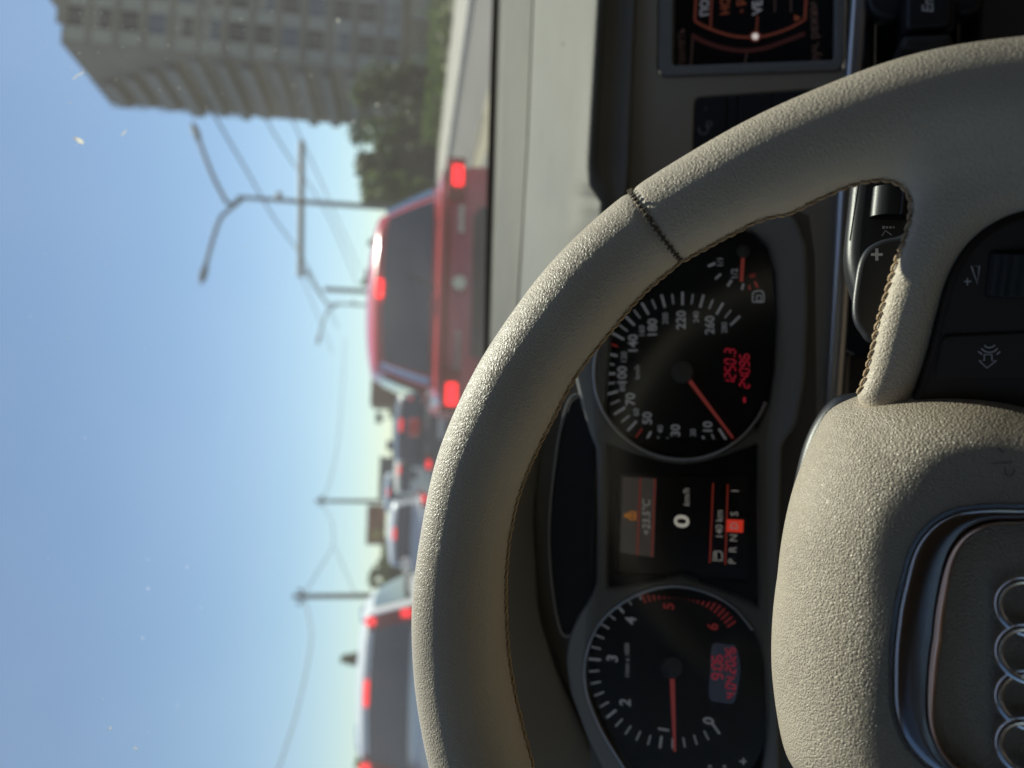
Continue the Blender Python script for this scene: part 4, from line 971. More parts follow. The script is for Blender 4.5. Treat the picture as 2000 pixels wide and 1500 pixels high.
# ------------------------------------------------------------------ CARS
def paint(name, col, rough=.3, metal=0.0): return plain(name, col, rough, metal, coat=.35)
M['tyre'] = plain('tyre', (.02, .02, .02), .8); M['wheelrim'] = plain('wheel_alloy', (.45, .45, .46), .35, metal=.8)
M['carglass'] = plain('car_window', (.012, .014, .016), .05, spec=1.0)
M['carglass'].node_tree.nodes['Principled BSDF'].inputs['IOR'].default_value = 1.75
M['trim'] = plain('car_trim', (.025, .025, .027), .55)
M['plate'] = plain('number_plate', (.7, .7, .68), .5)
M['lampoff'] = plain('tail_lens', (.30, .012, .012), .15, coat=.6)
M['lampon'] = glow('tail_lamp_lit', (1, .008, .015), 2.4, (.3, .01, .01))
M['lampdim'] = glow('tail_lamp_glow', (1, .02, .03), 1.3, (.3, .01, .01))
M['badge'] = plain('car_badge', (.7, .72, .75), .2, metal=1.0)
def superring(cx, y, hw, z0, z1, n=28, e=5.0, edge=None):
    P = []
    for k in range(n):
        a = 2*math.pi*k/n; c, s_ = math.cos(a), math.sin(a)
        x = hw*abs(c)**(2/e)*(1 if c >= 0 else -1); z = (z0+z1)/2+(z1-z0)/2*abs(s_)**(2/e)*(1 if s_ >= 0 else -1)
        P.append((cx+x, y, z))
    return P
def make_car(name, label, group, loc, rz, L, Wd, H, belt, mat, lamps='side', nose=.72, rake=.5, fr=.34, lit='lampon', taper=.16, detail=True, roofrack=False, gb=.985, dpil=.09, wlow=.17, arch=.10, blw=.12, ins=(.30, .50, .55), plz=.40):
    t = thing(name, label, 'car', loc, rz, group); hw = Wd/2
    def B(mb, nm, m, p=t, angle=40, smooth=True): return mb.build(nm, m, p, world=False, smooth=smooth, angle=angle)
    st = [(0.0, .90, .42, belt-.32), (.04, .96, .30, belt-.10), (.16, .985, .25, belt-.02), (.5, 1, .22, belt), (L*.35, 1, .20, belt), (L*.62, 1, .20, belt-.02), (L*.8, .985, .22, belt-.10), (L*.95, .93, .26, nose+.02), (L, .80, .35, nose-.12)]
    mb = MB(); mb.loft([superring(0, y, hw*k, a, b, e=6) for y, k, a, b in st], True, True); B(mb, 'body', mat)
    # greenhouse
    y0, y1 = .10, L*.70; r0, r1 = .10+rake*.7, L*.70-.85; n = 32; rings = []
    def dome(x, y, w_, a, b, t_):
        return -max(t_, 0)*(arch*((y-(a*.55+b*.45))/((b-a)*.5))**2+.05*(x/w_)**2)
    H = H+arch*.75
    def gring(t_):
        z = belt-.06+(H-belt+.06)*t_; w_ = hw*(gb-taper*max(t_, 0)**1.3); a = y0+(r0-y0)*t_; b = y1+(r1-y1)*t_
        P = []
        for k in range(n):
            an = 2*math.pi*k/n; c, s_ = math.cos(an), math.sin(an); e = 7
            x_, y_ = w_*abs(c)**(2/e)*(1 if c >= 0 else -1), (a+b)/2+(b-a)/2*abs(s_)**(2/e)*(1 if s_ >= 0 else -1); P.append((x_, y_, z+dome(x_, y_, w_, a, b, t_)))
        return P
    for t_ in (0, .2, .45, .7, .88, .96): rings.append(gring(t_))
    top = gring(.96); cx_ = np.mean(np.array(top), 0); a1 = y0+(r0-y0)*.96; b1 = y1+(r1-y1)*.96; w1 = hw*(gb-taper*.96**1.3)
    for s_, dz in ((.97, .985), (.9, 1.0), (.7, 1.006), (.5, 1.01), (.25, 1.012), (.05, 1.012)):
        rg = []
        for p in top:
            x_ = cx_[0]*(1-s_)+p[0]*s_; y_ = cx_[1]*(1-s_)+p[1]*s_; rg.append((x_, y_, belt-.06+(H-belt+.06)*dz+dome(x_, y_, w1, a1, b1, .96)))
        rings.append(rg)
    mb = MB(); mb.loft(rings, cap1=True); B(mb, 'roof', mat)
    def gp(side, s_, t_, out=.006):
        z = belt-.06+(H-belt+.06)*t_; w_ = hw*(gb-taper*max(t_, 0)**1.3); a = y0+(r0-y0)*t_; b = y1+(r1-y1)*t_
        if side == 'rear': return (w_*s_, a-out, z+dome(w_*s_, a, w_, a, b, t_))
        if side == 'front': return (w_*s_, b+out, z+dome(w_*s_, b, w_, a, b, t_))
        sg = 1 if side == 'right' else -1; return (sg*(w_+out), a+(b-a)*s_, z+dome(w_, a+(b-a)*s_, w_, a, b, t_))
    def pane(nm, side, s0, s1, t0, t1, m, sl=0.0, par=t):
        G = [[gp(side, s0+(s1-s0)*j/8+sl*(i/6-.5), t0+(t1-t0)*i/6) for j in range(9)] for i in range(7)]
        mb = MB(); mb.grid(G); return B(mb, nm, m, par)
    rw = pane('rear_window', 'rear', -.83, .83, wlow, .86, M['carglass'])
    pane('windscreen', 'front', -.86, .86, .14, .9, M['carglass'])
    for sd in ('left', 'right'):
        for a, b in ((dpil, .36), (.39, .63), (.66, .90)): pane('side_window', sd, a, b, .18, .84, M['carglass'])
    for sg in (-1, 1):
        for y in (L*.19, L*.80):
            mb = MB(); c = np.array([sg*(hw-.10), y, .33]); rg = []
            for rr, xx in ((.20, -.11), (.33, -.11), (.335, -.06), (.335, .06), (.32, .105), (.20, .11)):
                rg.append([(c[0]+sg*xx, c[1]+rr*math.cos(2*math.pi*k/24), c[2]+rr*math.sin(2*math.pi*k/24)) for k in range(24)])
            mb.loft(rg, True, False); wh = B(mb, 'wheel', M['tyre'])
            mb = MB(); rg = [[(c[0]+sg*xx, c[1]+rr*math.cos(2*math.pi*k/24), c[2]+rr*math.sin(2*math.pi*k/24)) for k in range(24)] for rr, xx in ((.21, .10), (.19, .06), (.05, .08), (.01, .085))]
            mb.loft(rg, False, True); B(mb, 'wheel_rim', M['wheelrim'], wh)
        mb = MB(); x = sg*(hw+.10); mb.loft([superring(sg*(hw+.09), L*.60+dy, .10*k, belt+.02, belt+.15, 12, 3) for dy, k in ((-.03, .8), (0, 1), (.06, .8), (.09, .3))], True, True); B(mb, 'door_mirror', mat)
        mb = MB()
        if lamps == 'side':
            G = [[(sg*(hw*.985)-sg*.02*0-sg*.30*j/6+sg*.004, -.012+(.055 if j == 0 else .0)+.035*(1-j/6)**2, belt-.19+.13*i/4) for j in range(7)] for i in range(5)]
            mb.grid(G); mb.grid([[(sg*(hw*.985+.012), -.0+.18*j/4, belt-.19+.13*i/4) for j in range(5)] for i in range(5)])
        else:
            mb.box(min(sg*hw*.98, sg*hw*.79), max(sg*hw*.98, sg*hw*.79), -.03, .10, belt-.22, belt+.02)
            for i in range(6):
                t_ = i/6; p = gp('rear', sg*.98, t_); q = gp('rear', sg*.98, (i+1)/6)
                wd_ = .13
                V = [(p[0]-sg*wd_, p[1]-.02, p[2]), (p[0]+sg*.012, p[1]-.01, p[2]), (q[0]+sg*.012, q[1]-.01, q[2]), (q[0]-sg*wd_, q[1]-.02, q[2])]
                V += [(a_[0], a_[1]+.14, a_[2]) for a_ in V]
                mb.add(V, [(0, 1, 2, 3), (7, 6, 5, 4), (0, 4, 5, 1), (1, 5, 6, 2), (2, 6, 7, 3), (3, 7, 4, 0)])
        tl = B(mb, 'tail_lamp', M['lampoff'], t)
        mb = MB()
        if lamps == 'side': mb.grid([[(sg*(hw*.94)-sg*.15*j/6, -.02+.02*(1-j/6)**2, belt-.170+.072*i/4) for j in range(7)] for i in range(5)])
        else:
            for tt in (.28, .95): p = gp('rear', sg*.93, tt); mb.box(p[0]-.035, p[0]+.035, p[1]-.045, p[1]-.02, p[2]-.05, p[2]+.05)
            p = gp('rear', sg*.93, -.2); mb.box(p[0]-.05, p[0]+.05, -.05, -.03, belt-.2, belt-.1)
        B(mb, 'lit_lamp', M[lit], tl)
    mb = MB(); p = gp('rear', 0, .90, .02); mb.box(-blw, blw, p[1]-.02, p[1]+.05, p[2]-.02, p[2]+.025); B(mb, 'brake_light', M[lit])
    mb = MB(); mb.loft([superring(0, y, hw*k, .28, .58, e=7) for y, k in ((-.10, .80), (-.07, .93), (.0, .985), (.15, 1.006))], True, True); B(mb, 'rear_bumper', mat if lamps == 'side' else M['trim'])
    mb = MB(); mb.box(-ins[2], ins[2], -.115, -.02, ins[0], ins[1]); B(mb, 'bumper_insert', M['trim'])
    mb = MB(); mb.box(-.26, .26, -.035-.09*(plz > .5), -.02-.09*(plz > .5), belt-plz, belt-plz+.11); B(mb, 'number_plate', M['plate'], smooth=False)
    if detail:
        mb = MB(); rg = [(.055*math.cos(a), -.022, belt-.165+.055*math.sin(a)) for a in np.linspace(0, 2*math.pi, 25)[:-1]]; mb.loft([rg, [(x*.9, -.035, belt-.165+(z-belt+.165)*.9) for x, y, z in rg]], False, True); B(mb, 'emblem', M['badge'])
        for x0, x1 in ((-.60, -.32), (.36, .56)):
            mb = MB(); k = 6
            for i in range(k): a = x0+(x1-x0)*i/k; mb.box(a, a+(x1-x0)/k*.7, -.026, -.012, belt-.185, belt-.150)
            B(mb, 'badge_strip', M['badge'], smooth=False)
        mb = MB(); p0, p1 = gp('rear', -.02, .12, .03), gp('rear', .12, .5, .03); mb.tube([p0, ((p0[0]+p1[0])/2, p0[1]+(p1[1]-p0[1])*.5-.02, (p0[2]+p1[2])/2), p1], .012, 6); B(mb, 'rear_wiper', M['trim'])
        mb = MB(); mb.loft([superring(0, .0+y, hw*.88, belt-.055+z, belt-.02+z, 16, 4) for y, z in ((-.05, 0), (.03, .01), (.14, .02))], True, True); B(mb, 'tailgate_ledge', mat)
        mb = MB(); mb.box(-.50, .50, -.03, -.005, belt-.33, belt-.255); B(mb, 'tailgate_handle', M['trim'])
        for sg in (-1, 1):
            mb = MB(); mb.tube([gp('rear', sg*.90, tt, .02) for tt in np.linspace(.16, .9, 7)], .022, 8); B(mb, 'glint_tube', M['badge'])  # chrome tubes added to imitate the sun glint along the rear pillars
    if roofrack:
        for sg in (-1, 1):
            mb = MB(); mb.tube([(sg*hw*.70, r0+.15, H-.14), (sg*hw*.71, r0+.3, H-.06), (sg*hw*.71, (r0+r1)/2, H-.005), (sg*hw*.71, r1-.35, H-.08), (sg*hw*.70, r1-.15, H-.16)], .018, 6); B(mb, 'roof_rail', M['badge'])
    return t
GRP = 'cars queueing in traffic'
red = paint('red_paint', (.72, .055, .06), .22); white = paint('white_paint', (.86, .86, .84)); silver = paint('silver_paint', (.62, .64, .67), .3, .1); cream = paint('cream_paint', (.82, .77, .64)); dark = paint('dark_paint', (.03, .035, .045)); blue = paint('pale_blue_paint', (.5, .58, .66), .3)
p = atY(870, 553, 4.85)
make_car('red_hatchback', 'red hatchback with three lit brake lights stopped just ahead on the right', GRP, (p[0], p[1], 0), math.radians(-2), 4.2, 1.80, 1.575, 1.13, red, rake=.35, gb=.86, taper=.19, ins=(.36, .85, .52), plz=.62, blw=.062)
p = atY(800, 1366, 7.3)
make_car('white_suv', 'white tall car with upright tail lamps beside its dark rear window at left', GRP, (p[0], p[1], 0), math.radians(2), 4.5, 1.80, 1.66, 1.14, white, 'pillar', rake=.25, dpil=.17, lit='lampdim', detail=False, roofrack=True)
p = atY(800, 1045, 15)
make_car('silver_hatchback', 'silver car with a wide lit brake light between the white and cream cars', GRP, (p[0], p[1], 0), math.radians(3), 4.2, 1.74, 1.52, 1.0, silver, wlow=.30, gb=.93, lit='lampdim', detail=False)
p = atY(800, 918, 20)
make_car('cream_car', 'cream white car with lit tail lamps left of the red hatchback', GRP, (p[0], p[1], 0), math.radians(2), 4.2, 1.74, 1.5, .98, cream, wlow=.30, gb=.93, lit='lampdim', detail=False)
p = atY(800, 828, 13.5)
make_car('dark_car', 'dark saloon partly hidden behind the red hatchback rear corner', GRP, (p[0], p[1], 0), math.radians(1), 4.4, 1.76, 1.45, .98, dark, wlow=.30, gb=.93, lit='lampdim', detail=False)
p = atY(800, 962, 27)
make_car('pale_blue_van', 'pale blue van further up the queue above the cream car', GRP, (p[0], p[1], 0), math.radians(2), 4.8, 1.85, 1.95, 1.15, blue, wlow=.30, gb=.93, lit='lampdim', detail=False)
# box truck far ahead
p = atY(790, 765, 62); tr = thing('box_truck', 'brown orange box truck far ahead beyond the red hatchback', 'truck', (p[0], p[1], 0), 0)
mb = MB(); mb.box(-1.2, 1.2, 0, 6.5, 1.1, 4.35); mb.build('cargo_box', plain('truck_box', (.26, .13, .07), .6, var=.15), tr, world=False, angle=30)
mb = MB(); mb.box(-1.1, 1.1, 6.6, 8.4, .7, 3.0); mb.build('cab', M['trim'], tr, world=False)
mb = MB(); mb.box(-1.15, 1.15, -.05, 6.4, .75, 1.05); mb.build('chassis', M['trim'], tr, world=False)
for x in (-.95, .95):
    for y in (1.2, 7.4):
        mb = MB(); mb.tube([(x-.15, y, .5), (x+.15, y, .5)], .5, 18); mb.build('wheel', M['tyre'], tr, world=False)

# ------------------------------------------------------------------ LAMP POSTS, POLES, WIRES
M['steel'] = plain('galvanised_steel', (.16, .17, .17), .6, metal=.3, var=.1)
M['wood'] = plain('pole_concrete', (.17, .165, .15), .9, var=.15)
M['wire'] = plain('wire', (.06, .06, .065), .6)
def lamp_post(label, v, Y, utop, arms, cross=None, r=.11):
    b = atY(790, v, Y); z = atY(utop, v, Y)[2]; t = thing('street_lamp', label, 'street lamp', (b[0], b[1], 0), 0, 'double arm street lamps')
    x0 = b[0]
    mb = MB(); mb.tube([(x0, Y, 0), (x0, Y, 1.2), (x0, Y, z*.6), (x0, Y, z)], [r*1.35, r*1.2, r, r*.75], 10); mb.build('post', M['steel'], t)
    for arm in arms:
        pts = [atY(u, vv, Y) for u, vv in arm]; pts = [np.array([x0, Y, z-.3])]+pts
        c = catmull(pts, 5, False); mb = MB(); mb.tube(c, r*.8, 8); a = mb.build('arm', M['steel'], t)
        e = c[-1]; d = (c[-1]-c[-4]); d /= np.linalg.norm(d); rg = []
        mb = MB(); mb.tube([e-d*.25, e+d*.05, e+d*.45, e+d*.75], [.07, .14, .16, .06], 8); mb.build('lamp_head', M['steel'], a)
    if cross:
        (u0, v0), (u1, v1) = cross; mb = MB(); mb.tube([atY(u0, v0, Y-.15), atY((u0+u1)/2, (v0+v1)/2, Y-.15), atY(u1, v1, Y-.15)], .14, 8); mb.build('cross_arm', M['steel'], t)
    mb = MB(); mb.tube([(x0-.05, Y-.15, z*.8), (x0+.3, Y-.15, z*.8)], .13, 8); mb.build('bracket', M['steel'], t)
lamp_post('tall double arm street lamp with a long cross arm, nearest on the right', 408, 32, 462, [[(448, 398), (430, 372), (412, 335), (387, 270)], [(445, 412), (430, 428), (415, 470), (401, 522)]], ((589, 276), (587, 540)))
lamp_post('smaller double arm street lamp further off above the red car roof', 600, 62, 655, [[(642, 594), (628, 578), (612, 555), (604, 540)], [(642, 606), (636, 616), (628, 640), (624, 656)]])
def pole(label, v, Y, utop, arm):
    b = atY(790, v, Y); z = atY(utop, v, Y)[2]; t = thing('utility_pole', label, 'utility pole', (b[0], b[1], 0), 0, 'utility poles on the left')
    mb = MB(); mb.tube([(b[0], Y, 0), (b[0], Y, z*.5), (b[0], Y, z)], [.17, .15, .12], 10); mb.build('post', M['wood'], t)
    mb = MB(); mb.tube([(b[0]-arm, Y-.1, z*.93), (b[0], Y-.1, z*.93), (b[0]+arm, Y-.1, z*.93)], .06, 6); ca = mb.build('cross_arm', M['wood'], t)
    for x in (-arm, 0, arm): mb = MB(); mb.tube([(b[0]+x, Y-.1, z*.93), (b[0]+x, Y-.1, z*.93+.1), (b[0]+x, Y-.1, z*.93+.28)], [.05, .09, .04], 8); mb.build('insulator', M['steel'], ca)
pole('utility pole beside the white tall car roof, nearer of the two', 1163, 40, 572, .35)
pole('utility pole above the billboard, further of the two', 980, 55, 616, .3)
mb = MB(); pp = atY(636, 565, 70)
t = thing('short_post', 'short grey post above the red car brake light', 'post', (pp[0], 70, 0)); mb.tube([(pp[0], 70, 0), (pp[0], 70, 4), (pp[0], 70, pp[2])], .22, 10); mb.build('post', M['steel'], t); mb = MB(); mb.tube([(pp[0], 70, pp[2]), (pp[0], 70, pp[2]+.1)], .25, 10); mb.build('cap', M['steel'], t)
def wire(label, pts, r=.022):
    c = catmull([atY(u, v, Y) for u, v, Y in pts], 8, False); mb = MB(); mb.tube(c, r*.6, 5); tag(mb.build('overhead_wire', M['wire']), label, 'wire', 'overhead wires')
wire('thick dark overhead cable crossing the building facade', [(360, -60, 20), (395, 0, 21), (450, 110, 24), (500, 198, 27), (560, 300, 32), (640, 420, 42), (700, 560, 60)], .055)
wire('overhead wire running from the building edge past the tall street lamp', [(400, 190, 22), (430, 245, 24), (480, 330, 27), (535, 425, 32), (600, 520, 40), (660, 640, 60)], .06)
wire('overhead wire from the cross arm down towards the red car roof', [(540, 170, 26), (590, 275, 30), (625, 350, 36), (660, 430, 44), (705, 530, 62)], .05)
wire('overhead wire left of the cross arm end', [(589, 540, 32), (610, 590, 40), (650, 690, 55)], .04)
wire('overhead wire sagging down to the nearer utility pole from the left', [(520, 1580, 25), (548, 1490, 28), (580, 1390, 31), (602, 1290, 35), (608, 1240, 37), (600, 1190, 39), (592, 1163, 40)], .055)
wire('overhead wire sagging between the two utility poles', [(592, 1163, 40), (625, 1110, 43), (650, 1065, 47), (648, 1020, 51), (630, 982, 55)], .05)
wire('overhead wire leaving the further utility pole towards the red car', [(630, 980, 55), (650, 920, 62), (663, 840, 70), (670, 740, 82), (675, 660, 95)], .06)
wire('faint overhead wire dropping right from the nearer pole', [(655, 1068, 47), (672, 1110, 48), (694, 1160, 50)], .04)

# ------------------------------------------------------------------ BUILDINGS
M['wall'] = plain('panel_wall', (.235, .215, .19), .9, var=.14, vs=.35)
M['wall2'] = plain('panel_light', (.37, .36, .335), .9, var=.1, vs=.5)
M['bwin'] = plain('building_window', (.025, .027, .03), .12, spec=.25)
M['bwinb'] = plain('window_sky_reflection', (.05, .075, .13), .12, spec=.4)  # blue of the reflected sky painted into the pane colour
M['slab'] = plain('balcony_slab', (.20, .185, .165), .9, var=.1, vs=1)
M['rail'] = plain('balcony_panel', (.24, .235, .23), .7, var=.12, vs=2)
M['blind'] = plain('window_blind', (.30, .285, .25), .8, var=.2, vs=.7)
def apartment():
    D = 75; e = atY(790, 148, D); x0 = e[0]; top = atY(112, 148, D)[2]; gr = atY(878, 148, D)[2]
    t = thing('apartment_building', 'tall grey panel apartment building with balconies along its left side', 'building', (x0, D, 0))
    Wb, Db = 34.0, 13.0; nf = 14; fh = top/nf
    mb = MB(); mb.box(x0, x0+Wb, D, D+Db, -.5, top); mb.box(x0+2, x0+Wb, D-.25, D, top-.5, top+.5); mb.box(x0+6, x0+11, D+2, D+7, top, top+2.6)
    mb.build('wall', M['wall'], t, angle=20)
    # lighter infill panels and slab bands
    mb = MB()
    for i in range(1, nf): mb.box(x0-.02, x0+Wb, D-.12, D, i*fh-.22, i*fh+.18)
    mb.build('floor_bands', M['slab'], t, smooth=False)
    wn = 0
    for i in range(nf):
        for j in range(6):
            x = x0+2.0+3.85*j; z = i*fh
            if i == 0: continue
            mb = MB(); mb.box(x, x+2.15, D-.06, D-.02, z+.7, z+2.4); f_ = mb.build('window', M['bwinb'] if (i*7+j*3) % 5 < 2 and i < 11 else M['bwin'], t, smooth=False)
            if random.random() < .3:
                mb = MB(); q = random.uniform(.3, 1); mb.box(x+.08, x+2.07, D-.055-.012, D-.058, z+2.35-1.6*q, z+2.36); mb.build('blind', M['blind'], f_, smooth=False)
            if random.random() < .12:
                mb = MB(); mb.box(x+2.3, x+3.1, D-.55, D-.13, z+.9, z+1.5); mb.build('air_conditioner', M['wall2'], t, angle=20)
            mb = MB(); mb.box(x-.1, x+2.25, D-.20, D, z+.58, z+.69); mb.box(x+.95, x+1.05, D-.10, D-.06, z+.75, z+2.3); mb.build('sill', M['wall2'], f_, smooth=False)
    mb = MB()
    for i in range(1, nf):
        for j in range(6): x = x0+.35+3.85*j; mb.box(x, x+1.5, D-.07, D, i*fh+.5, i*fh+2.5)
    mb.build('panels', M['wall2'], t, smooth=False)
    # balconies along the left side, one per floor, stepping back at the top
    for i in range(1, nf):
        z = i*fh; k = max(0, i-9)
        yb = D+.3+k*1.6
        mb = MB(); ye = D+Db-.5-random.choice((0, 0, .5, 1.1)); pj = random.choice((.65, .8, .95)); mb.box(x0-pj, x0, yb, ye, z-.12, z+.06); s_ = mb.build('balcony', M['slab'], t, smooth=False)
        mb = MB(); mb.box(x0-pj, x0-pj+.09, yb, ye, z+.06, z+.8+.6*random.random()); mb.box(x0-pj+.1, x0, ye-.08, ye, z+.06, z+1.0); mb.build('parapet', M['rail'], s_, smooth=False)
        mb = MB()
        for y in np.linspace(yb+.1, D+Db-.7, 5): mb.box(x0-.6, x0-.5, y, y+.12, z+1.0, z+fh-.14)
        if i > 7: mb.build('posts', M['slab'], s_, smooth=False)
    mb = MB(); mb.box(x0-1.6, x0, D+1, D+Db, .0, 3.4); mb.box(x0-1, x0+Wb, D-2.5, D-.3, .0, .6); mb.box(x0+1, x0+14, D-2.5, D-.3, 3.2, 3.5); mb.build('entrance_canopy', M['wall2'], t, smooth=False)
    for j in range(6):
        mb = MB(); mb.box(x0+2.2+5*j, x0+5.6+5*j, D-.1, D-.02, .7, 3.0); mb.build('shop_window', M['bwinb'] if j % 2 else M['bwin'], t, smooth=False)
apartment()
def block(label, u0, v0, v1, Y, mat, dep=8, wins=True):
    a, b = atY(u0, v0, Y), atY(u0, v1, Y); x0, x1 = min(a[0], b[0]), max(a[0], b[0]); z = a[2]
    t = thing('low_building', label, 'building', ((x0+x1)/2, Y, 0), 0, 'low buildings on the horizon')
    mb = MB(); mb.box(x0, x1, Y, Y+dep, -.3, z); mb.build('wall', mat, t, angle=20)
    mb = MB(); mb.box(x0-.2, x1+.2, Y-.2, Y+dep+.2, z, z+.3); mb.build('roof', M['slab'], t, angle=20)
    if wins:
        n = max(1, int((x1-x0)/3.2))
        for k in range(n):
            for q in range(max(1, int(z/3))):
                x = x0+(k+.5)*(x1-x0)/n; mb = MB(); mb.box(x-.6, x+.6, Y-.05, Y-.01, q*3+1, q*3+2.3); mb.build('window', M['bwin'], t, smooth=False)
block('grey low building on the horizon right of the further utility pole', 745, 893, 974, 150, plain('block_grey', (.16, .16, .17), .8, var=.1))
block('long pale low building on the horizon behind the queue of cars', 772, 780, 1150, 170, plain('block_pale', (.5, .52, .5), .8, var=.1))
# shop pavilion at the foot of the apartment building
a = atY(880, 100, 48); pv = thing('shop_pavilion', 'low shop pavilion with pale green windows at the foot of the tall building', 'building', (a[0], 48, 0))
xa, xb = atY(880, 175, 48)[0], atY(880, -160, 48)[0]; zt = atY(790, 100, 48)[2]
mb = MB(); mb.box(xa, xb, 48, 56, -.2, zt); mb.build('wall', M['wall'], pv, angle=20)
mb = MB(); mb.box(xa-.4, xb, 47.2, 56.2, zt, zt+.35); mb.build('roof', M['slab'], pv, angle=20)
xx = xa+.6; k = 0
while xx < xb-2:
    mb = MB(); mb.box(xx, xx+1.9, 47.93, 47.98, .5, zt-.35); wd_ = mb.build('window', plain('shop_glass_%d' % k, ((.10, .17, .17), (.04, .05, .06), (.2, .22, .22))[k % 3], .1, spec=.7), pv, smooth=False)
    mb = MB(); mb.box(xx-.1, xx, 47.86, 48, .3, zt-.2); mb.build('frame', M['wall2'], wd_, smooth=False); xx += 2.2; k += 1
# billboard
a, b_ = atY(718, 986, 60), atY(752, 1064, 60); bl = thing('billboard', 'small orange and brown roadside billboard left of the further utility pole', 'billboard', ((a[0]+b_[0])/2, 60, 0))
x0, x1 = min(a[0], b_[0]), max(a[0], b_[0]); z0, z1 = b_[2], a[2]
mb = MB(); mb.box(x0, x1, 60, 60.25, z0, z1); mb.build('frame', M['steel'], bl)
for nm, q0, q1, r0, r1, col in (('poster_orange', .03, .97, .03, .97, (.30, .10, .04)),): mb = MB(); mb.box(x0+(x1-x0)*q0, x0+(x1-x0)*q1, 59.96, 59.99, z0+(z1-z0)*r0, z0+(z1-z0)*r1); mb.build('poster', plain(nm, col, .6, var=.6, vs=.9), bl, smooth=False)
mb = MB(); mb.box(x0+.4, x0+1.3, 59.93, 59.955, z0+.3, z1-.4); mb.build('poster_patch', plain('poster_yellow', (.42, .30, .06), .6, var=.4, vs=2), bl, smooth=False)
for x in (x0+.4, x1-.4): mb = MB(); mb.tube([(x, 60.3, 0), (x, 60.3, z0+.5)], .1, 8); mb.build('post', M['steel'], bl)
for lab, u, v, Y in (('small dark square traffic sign left of the red hatchback', 740, 816, 50), ('small dark traffic sign above the dark saloon', 761, 870, 55)):
    p = atY(u, v, Y); s_ = thing('traffic_sign', lab, 'traffic sign', (p[0], Y, 0), 0, 'small traffic signs'); mb = MB(); mb.tube([(p[0], Y+.08, 0), (p[0], Y+.08, p[2])], .04, 8); mb.build('post', M['steel'], s_)
    mb = MB(); mb.box(p[0]-.38, p[0]+.38, Y, Y+.03, p[2]-.22, p[2]+.22); mb.build('sign_panel', plain('sign_back', (.12, .13, .12), .6), s_, angle=30)

# ------------------------------------------------------------------ TREES
def leafmat(name, c):
    m = plain(name, c, .6, var=.4, vs=1.2); nt = m.node_tree; b = nt.nodes['Principled BSDF']
    tl = N(nt, 'ShaderNodeBsdfTranslucent'); tl.inputs[0].default_value = (c[0]*1.5, c[1]*1.7, c[2]*.8, 1); mx = N(nt, 'ShaderNodeMixShader'); mx.inputs[0].default_value = .4
    nt.links.new(b.outputs[0], mx.inputs[1]); nt.links.new(tl.outputs[0], mx.inputs[2]); nt.links.new(mx.outputs[0], nt.nodes['Material Output'].inputs[0]); return m
M['leaf_d'] = leafmat('leaf_dark', (.048, .07, .03)); M['leaf_m'] = leafmat('leaf_mid', (.07, .10, .035)); M['leaf_l'] = leafmat('leaf_light', (.10, .14, .045)); M['bark'] = plain('bark', (.09, .07, .05), .9, var=.3, vs=8)
def tree(name, label, base, h, rad, leaf, group=None, n=1600, cone=False, size=.22, low=.25):
    t = thing(name, label, 'tree', base, 0, group); b = np.array(base, float)
    mb = MB(); mb.tube([b, b+[.05, 0, h*.3], b+[-.08, .05, h*.6], b+[0, 0, h*.9]], [h*.028, h*.022, h*.014, h*.004], 8)
    for k in range(7):
        a = 2.4*k; z = h*(.3+.08*k); q = b+np.array([math.cos(a)*rad*.7, math.sin(a)*rad*.7, z+h*.15]); mb.tube([b+[0, 0, z], (b+[0, 0, z]+q)/2+[0, 0, .1], q], [h*.012, h*.008, h*.003], 6)
    mb.build('trunk', M['bark'], t)
    cl = []
    for k in range(26):
        if cone: z = low+(1-low)*random.random()**1.2; rr = rad*(1-(z-low)/(1-low))*.9+.05; a = random.uniform(0, 6.28); q = random.random()**.5; cl.append((b+np.array([math.cos(a)*rr*q, math.sin(a)*rr*q, h*z]), .18*rad+.35*rr*.6))
        else:
            a = random.uniform(0, 6.28); z = random.uniform(low, .95); e = math.sqrt(max(.05, 1-((z-.55)/.5)**2)); q = random.random()**.5*e; cl.append((b+np.array([math.cos(a)*rad*q, math.sin(a)*rad*q, h*z]), rad*random.uniform(.22, .4)))
    V = []; F = []
    for k in range(n):
        c, r = cl[k % len(cl)]; d = rng.normal(size=3); d /= np.linalg.norm(d); p = c+d*r*(rng.random()**.4)
        a = rng.normal(size=3); a /= np.linalg.norm(a); q = np.cross(a, d); q /= np.linalg.norm(q)+1e-9; s_ = size*(.6+.8*rng.random())
        m_ = len(V); V += [p+a*s_, p+q*s_*.55, p-a*s_, p-q*s_*.55]; F.append((m_, m_+1, m_+2, m_+3))
    obj('crown', V, F, M[leaf], t, smooth=False)
GT = 'trees at the foot of the tall building'
def tr_at(name, label, u_top, v, Y, wpx, leaf, group=None, **kw):
    b = atY(790, v, Y); z = atY(u_top, v, Y)[2]; tree(name, label, (b[0], Y, 0), z, wpx/2*Y/FPX, leaf, group, **kw)
tr_at('leafy_tree', 'large dark tree at the foot of the tall building, widest of the group', 672, 235, 44, 170, 'leaf_d', GT, n=4200, size=.2, low=.05)
tr_at('leafy_tree', 'dark bushy tree between the tall building and the red hatchback', 700, 318, 40, 130, 'leaf_d', GT, n=3600, size=.18, low=.03)
tr_at('leafy_tree', 'dark leafy tree between the lighter green tree and the pavilion', 712, 345, 47, 150, 'leaf_d', GT, n=3800, size=.24, low=.0)
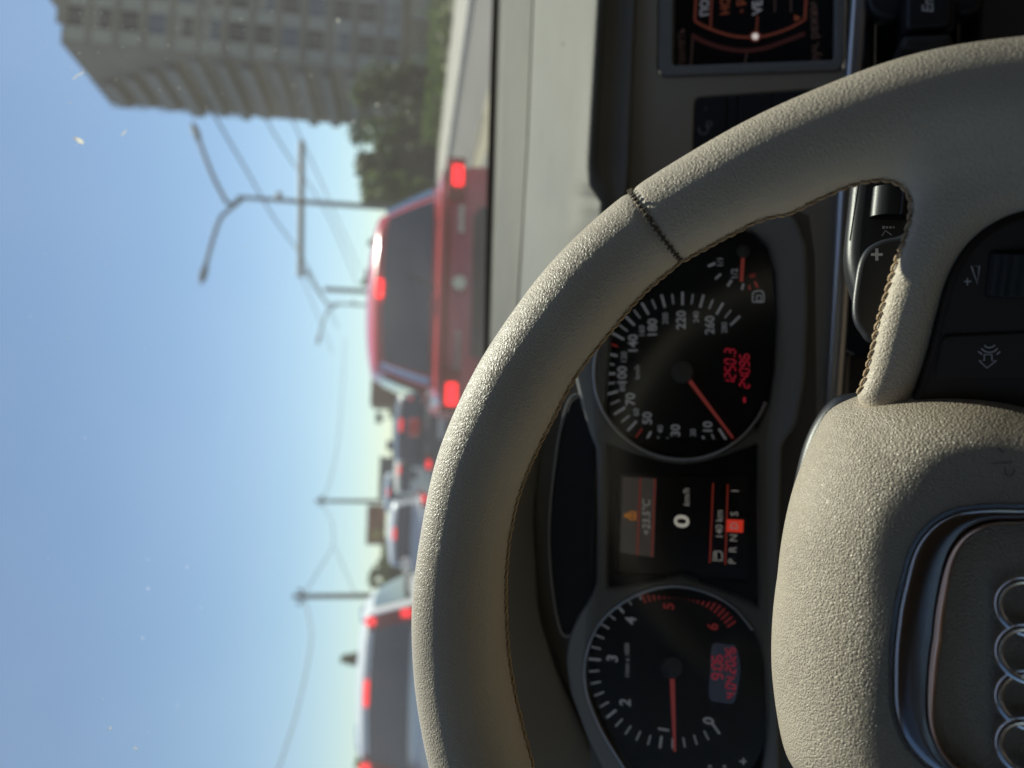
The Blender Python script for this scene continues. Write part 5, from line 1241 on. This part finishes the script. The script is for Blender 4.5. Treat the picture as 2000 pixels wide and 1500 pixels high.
tr_at('leafy_tree', 'lighter green tree just behind the red hatchback roof corner', 706, 385, 36, 92, 'leaf_l', GT, n=2600, size=.15, low=.05)
tr_at('leafy_tree', 'low dark shrub filling the gap right of the red hatchback shoulder', 758, 316, 38, 84, 'leaf_d', GT, n=2400, size=.17, low=.0)
tr_at('leafy_tree', 'dark shrub tree nearest the pavilion under the balconies', 735, 165, 46, 80, 'leaf_d', GT, n=1500, size=.2, low=.05)
GH = 'far trees on the horizon'
for lab, u, v, w_, Y, lf in (('far tree right of the small post behind the red car', 706, 545, 40, 90, 'leaf_m'), ('far tree left of the second street lamp', 712, 655, 46, 95, 'leaf_m'), ('far tree above the left edge of the red car roof', 716, 705, 50, 95, 'leaf_m'), ('far tree at the foot of the second street lamp', 716, 478, 30, 85, 'leaf_m'),
                             ('leafy far tree behind the billboard', 738, 1090, 60, 80, 'leaf_m'), ('leafy far tree right of the nearer utility pole', 722, 1125, 50, 70, 'leaf_m'), ('leafy far tree left of the nearer utility pole', 716, 1195, 46, 72, 'leaf_m'), ('small far tree right of the dark saloon', 760, 800, 40, 80, 'leaf_m'), ('small far tree left edge of the view beyond the white car', 690, 1478, 60, 60, 'leaf_m')):
    tr_at('far_tree', lab, u, v, Y, w_, lf, GH, n=500, size=.35, low=.1)
tr_at('conifer_tree', 'dark conical fir tree standing up behind the white tall car roof', 661, 1285, 80, 44, 'leaf_m', None, n=900, cone=True, size=.3, low=.25)
# low hedge along the right pavement
hb = tag(obj('hedge', *(lambda V, F: (V, F))(*(lambda n: ([p for k in range(n) for p in (lambda c, a, q, s_: (c+a*s_, c+q*s_, c-a*s_, c-q*s_))(np.array([random.uniform(16.5, 18), random.uniform(18, 60), random.uniform(.05, .9)]), *(lambda a: (a, np.cross(a, [0.3, .9, .2])))(rng.normal(size=3)*.6), .14)], [(4*k, 4*k+1, 4*k+2, 4*k+3) for k in range(n)]))(1800)), M['leaf_d'], smooth=False), 'low dark green hedge beyond the right pavement', 'hedge')
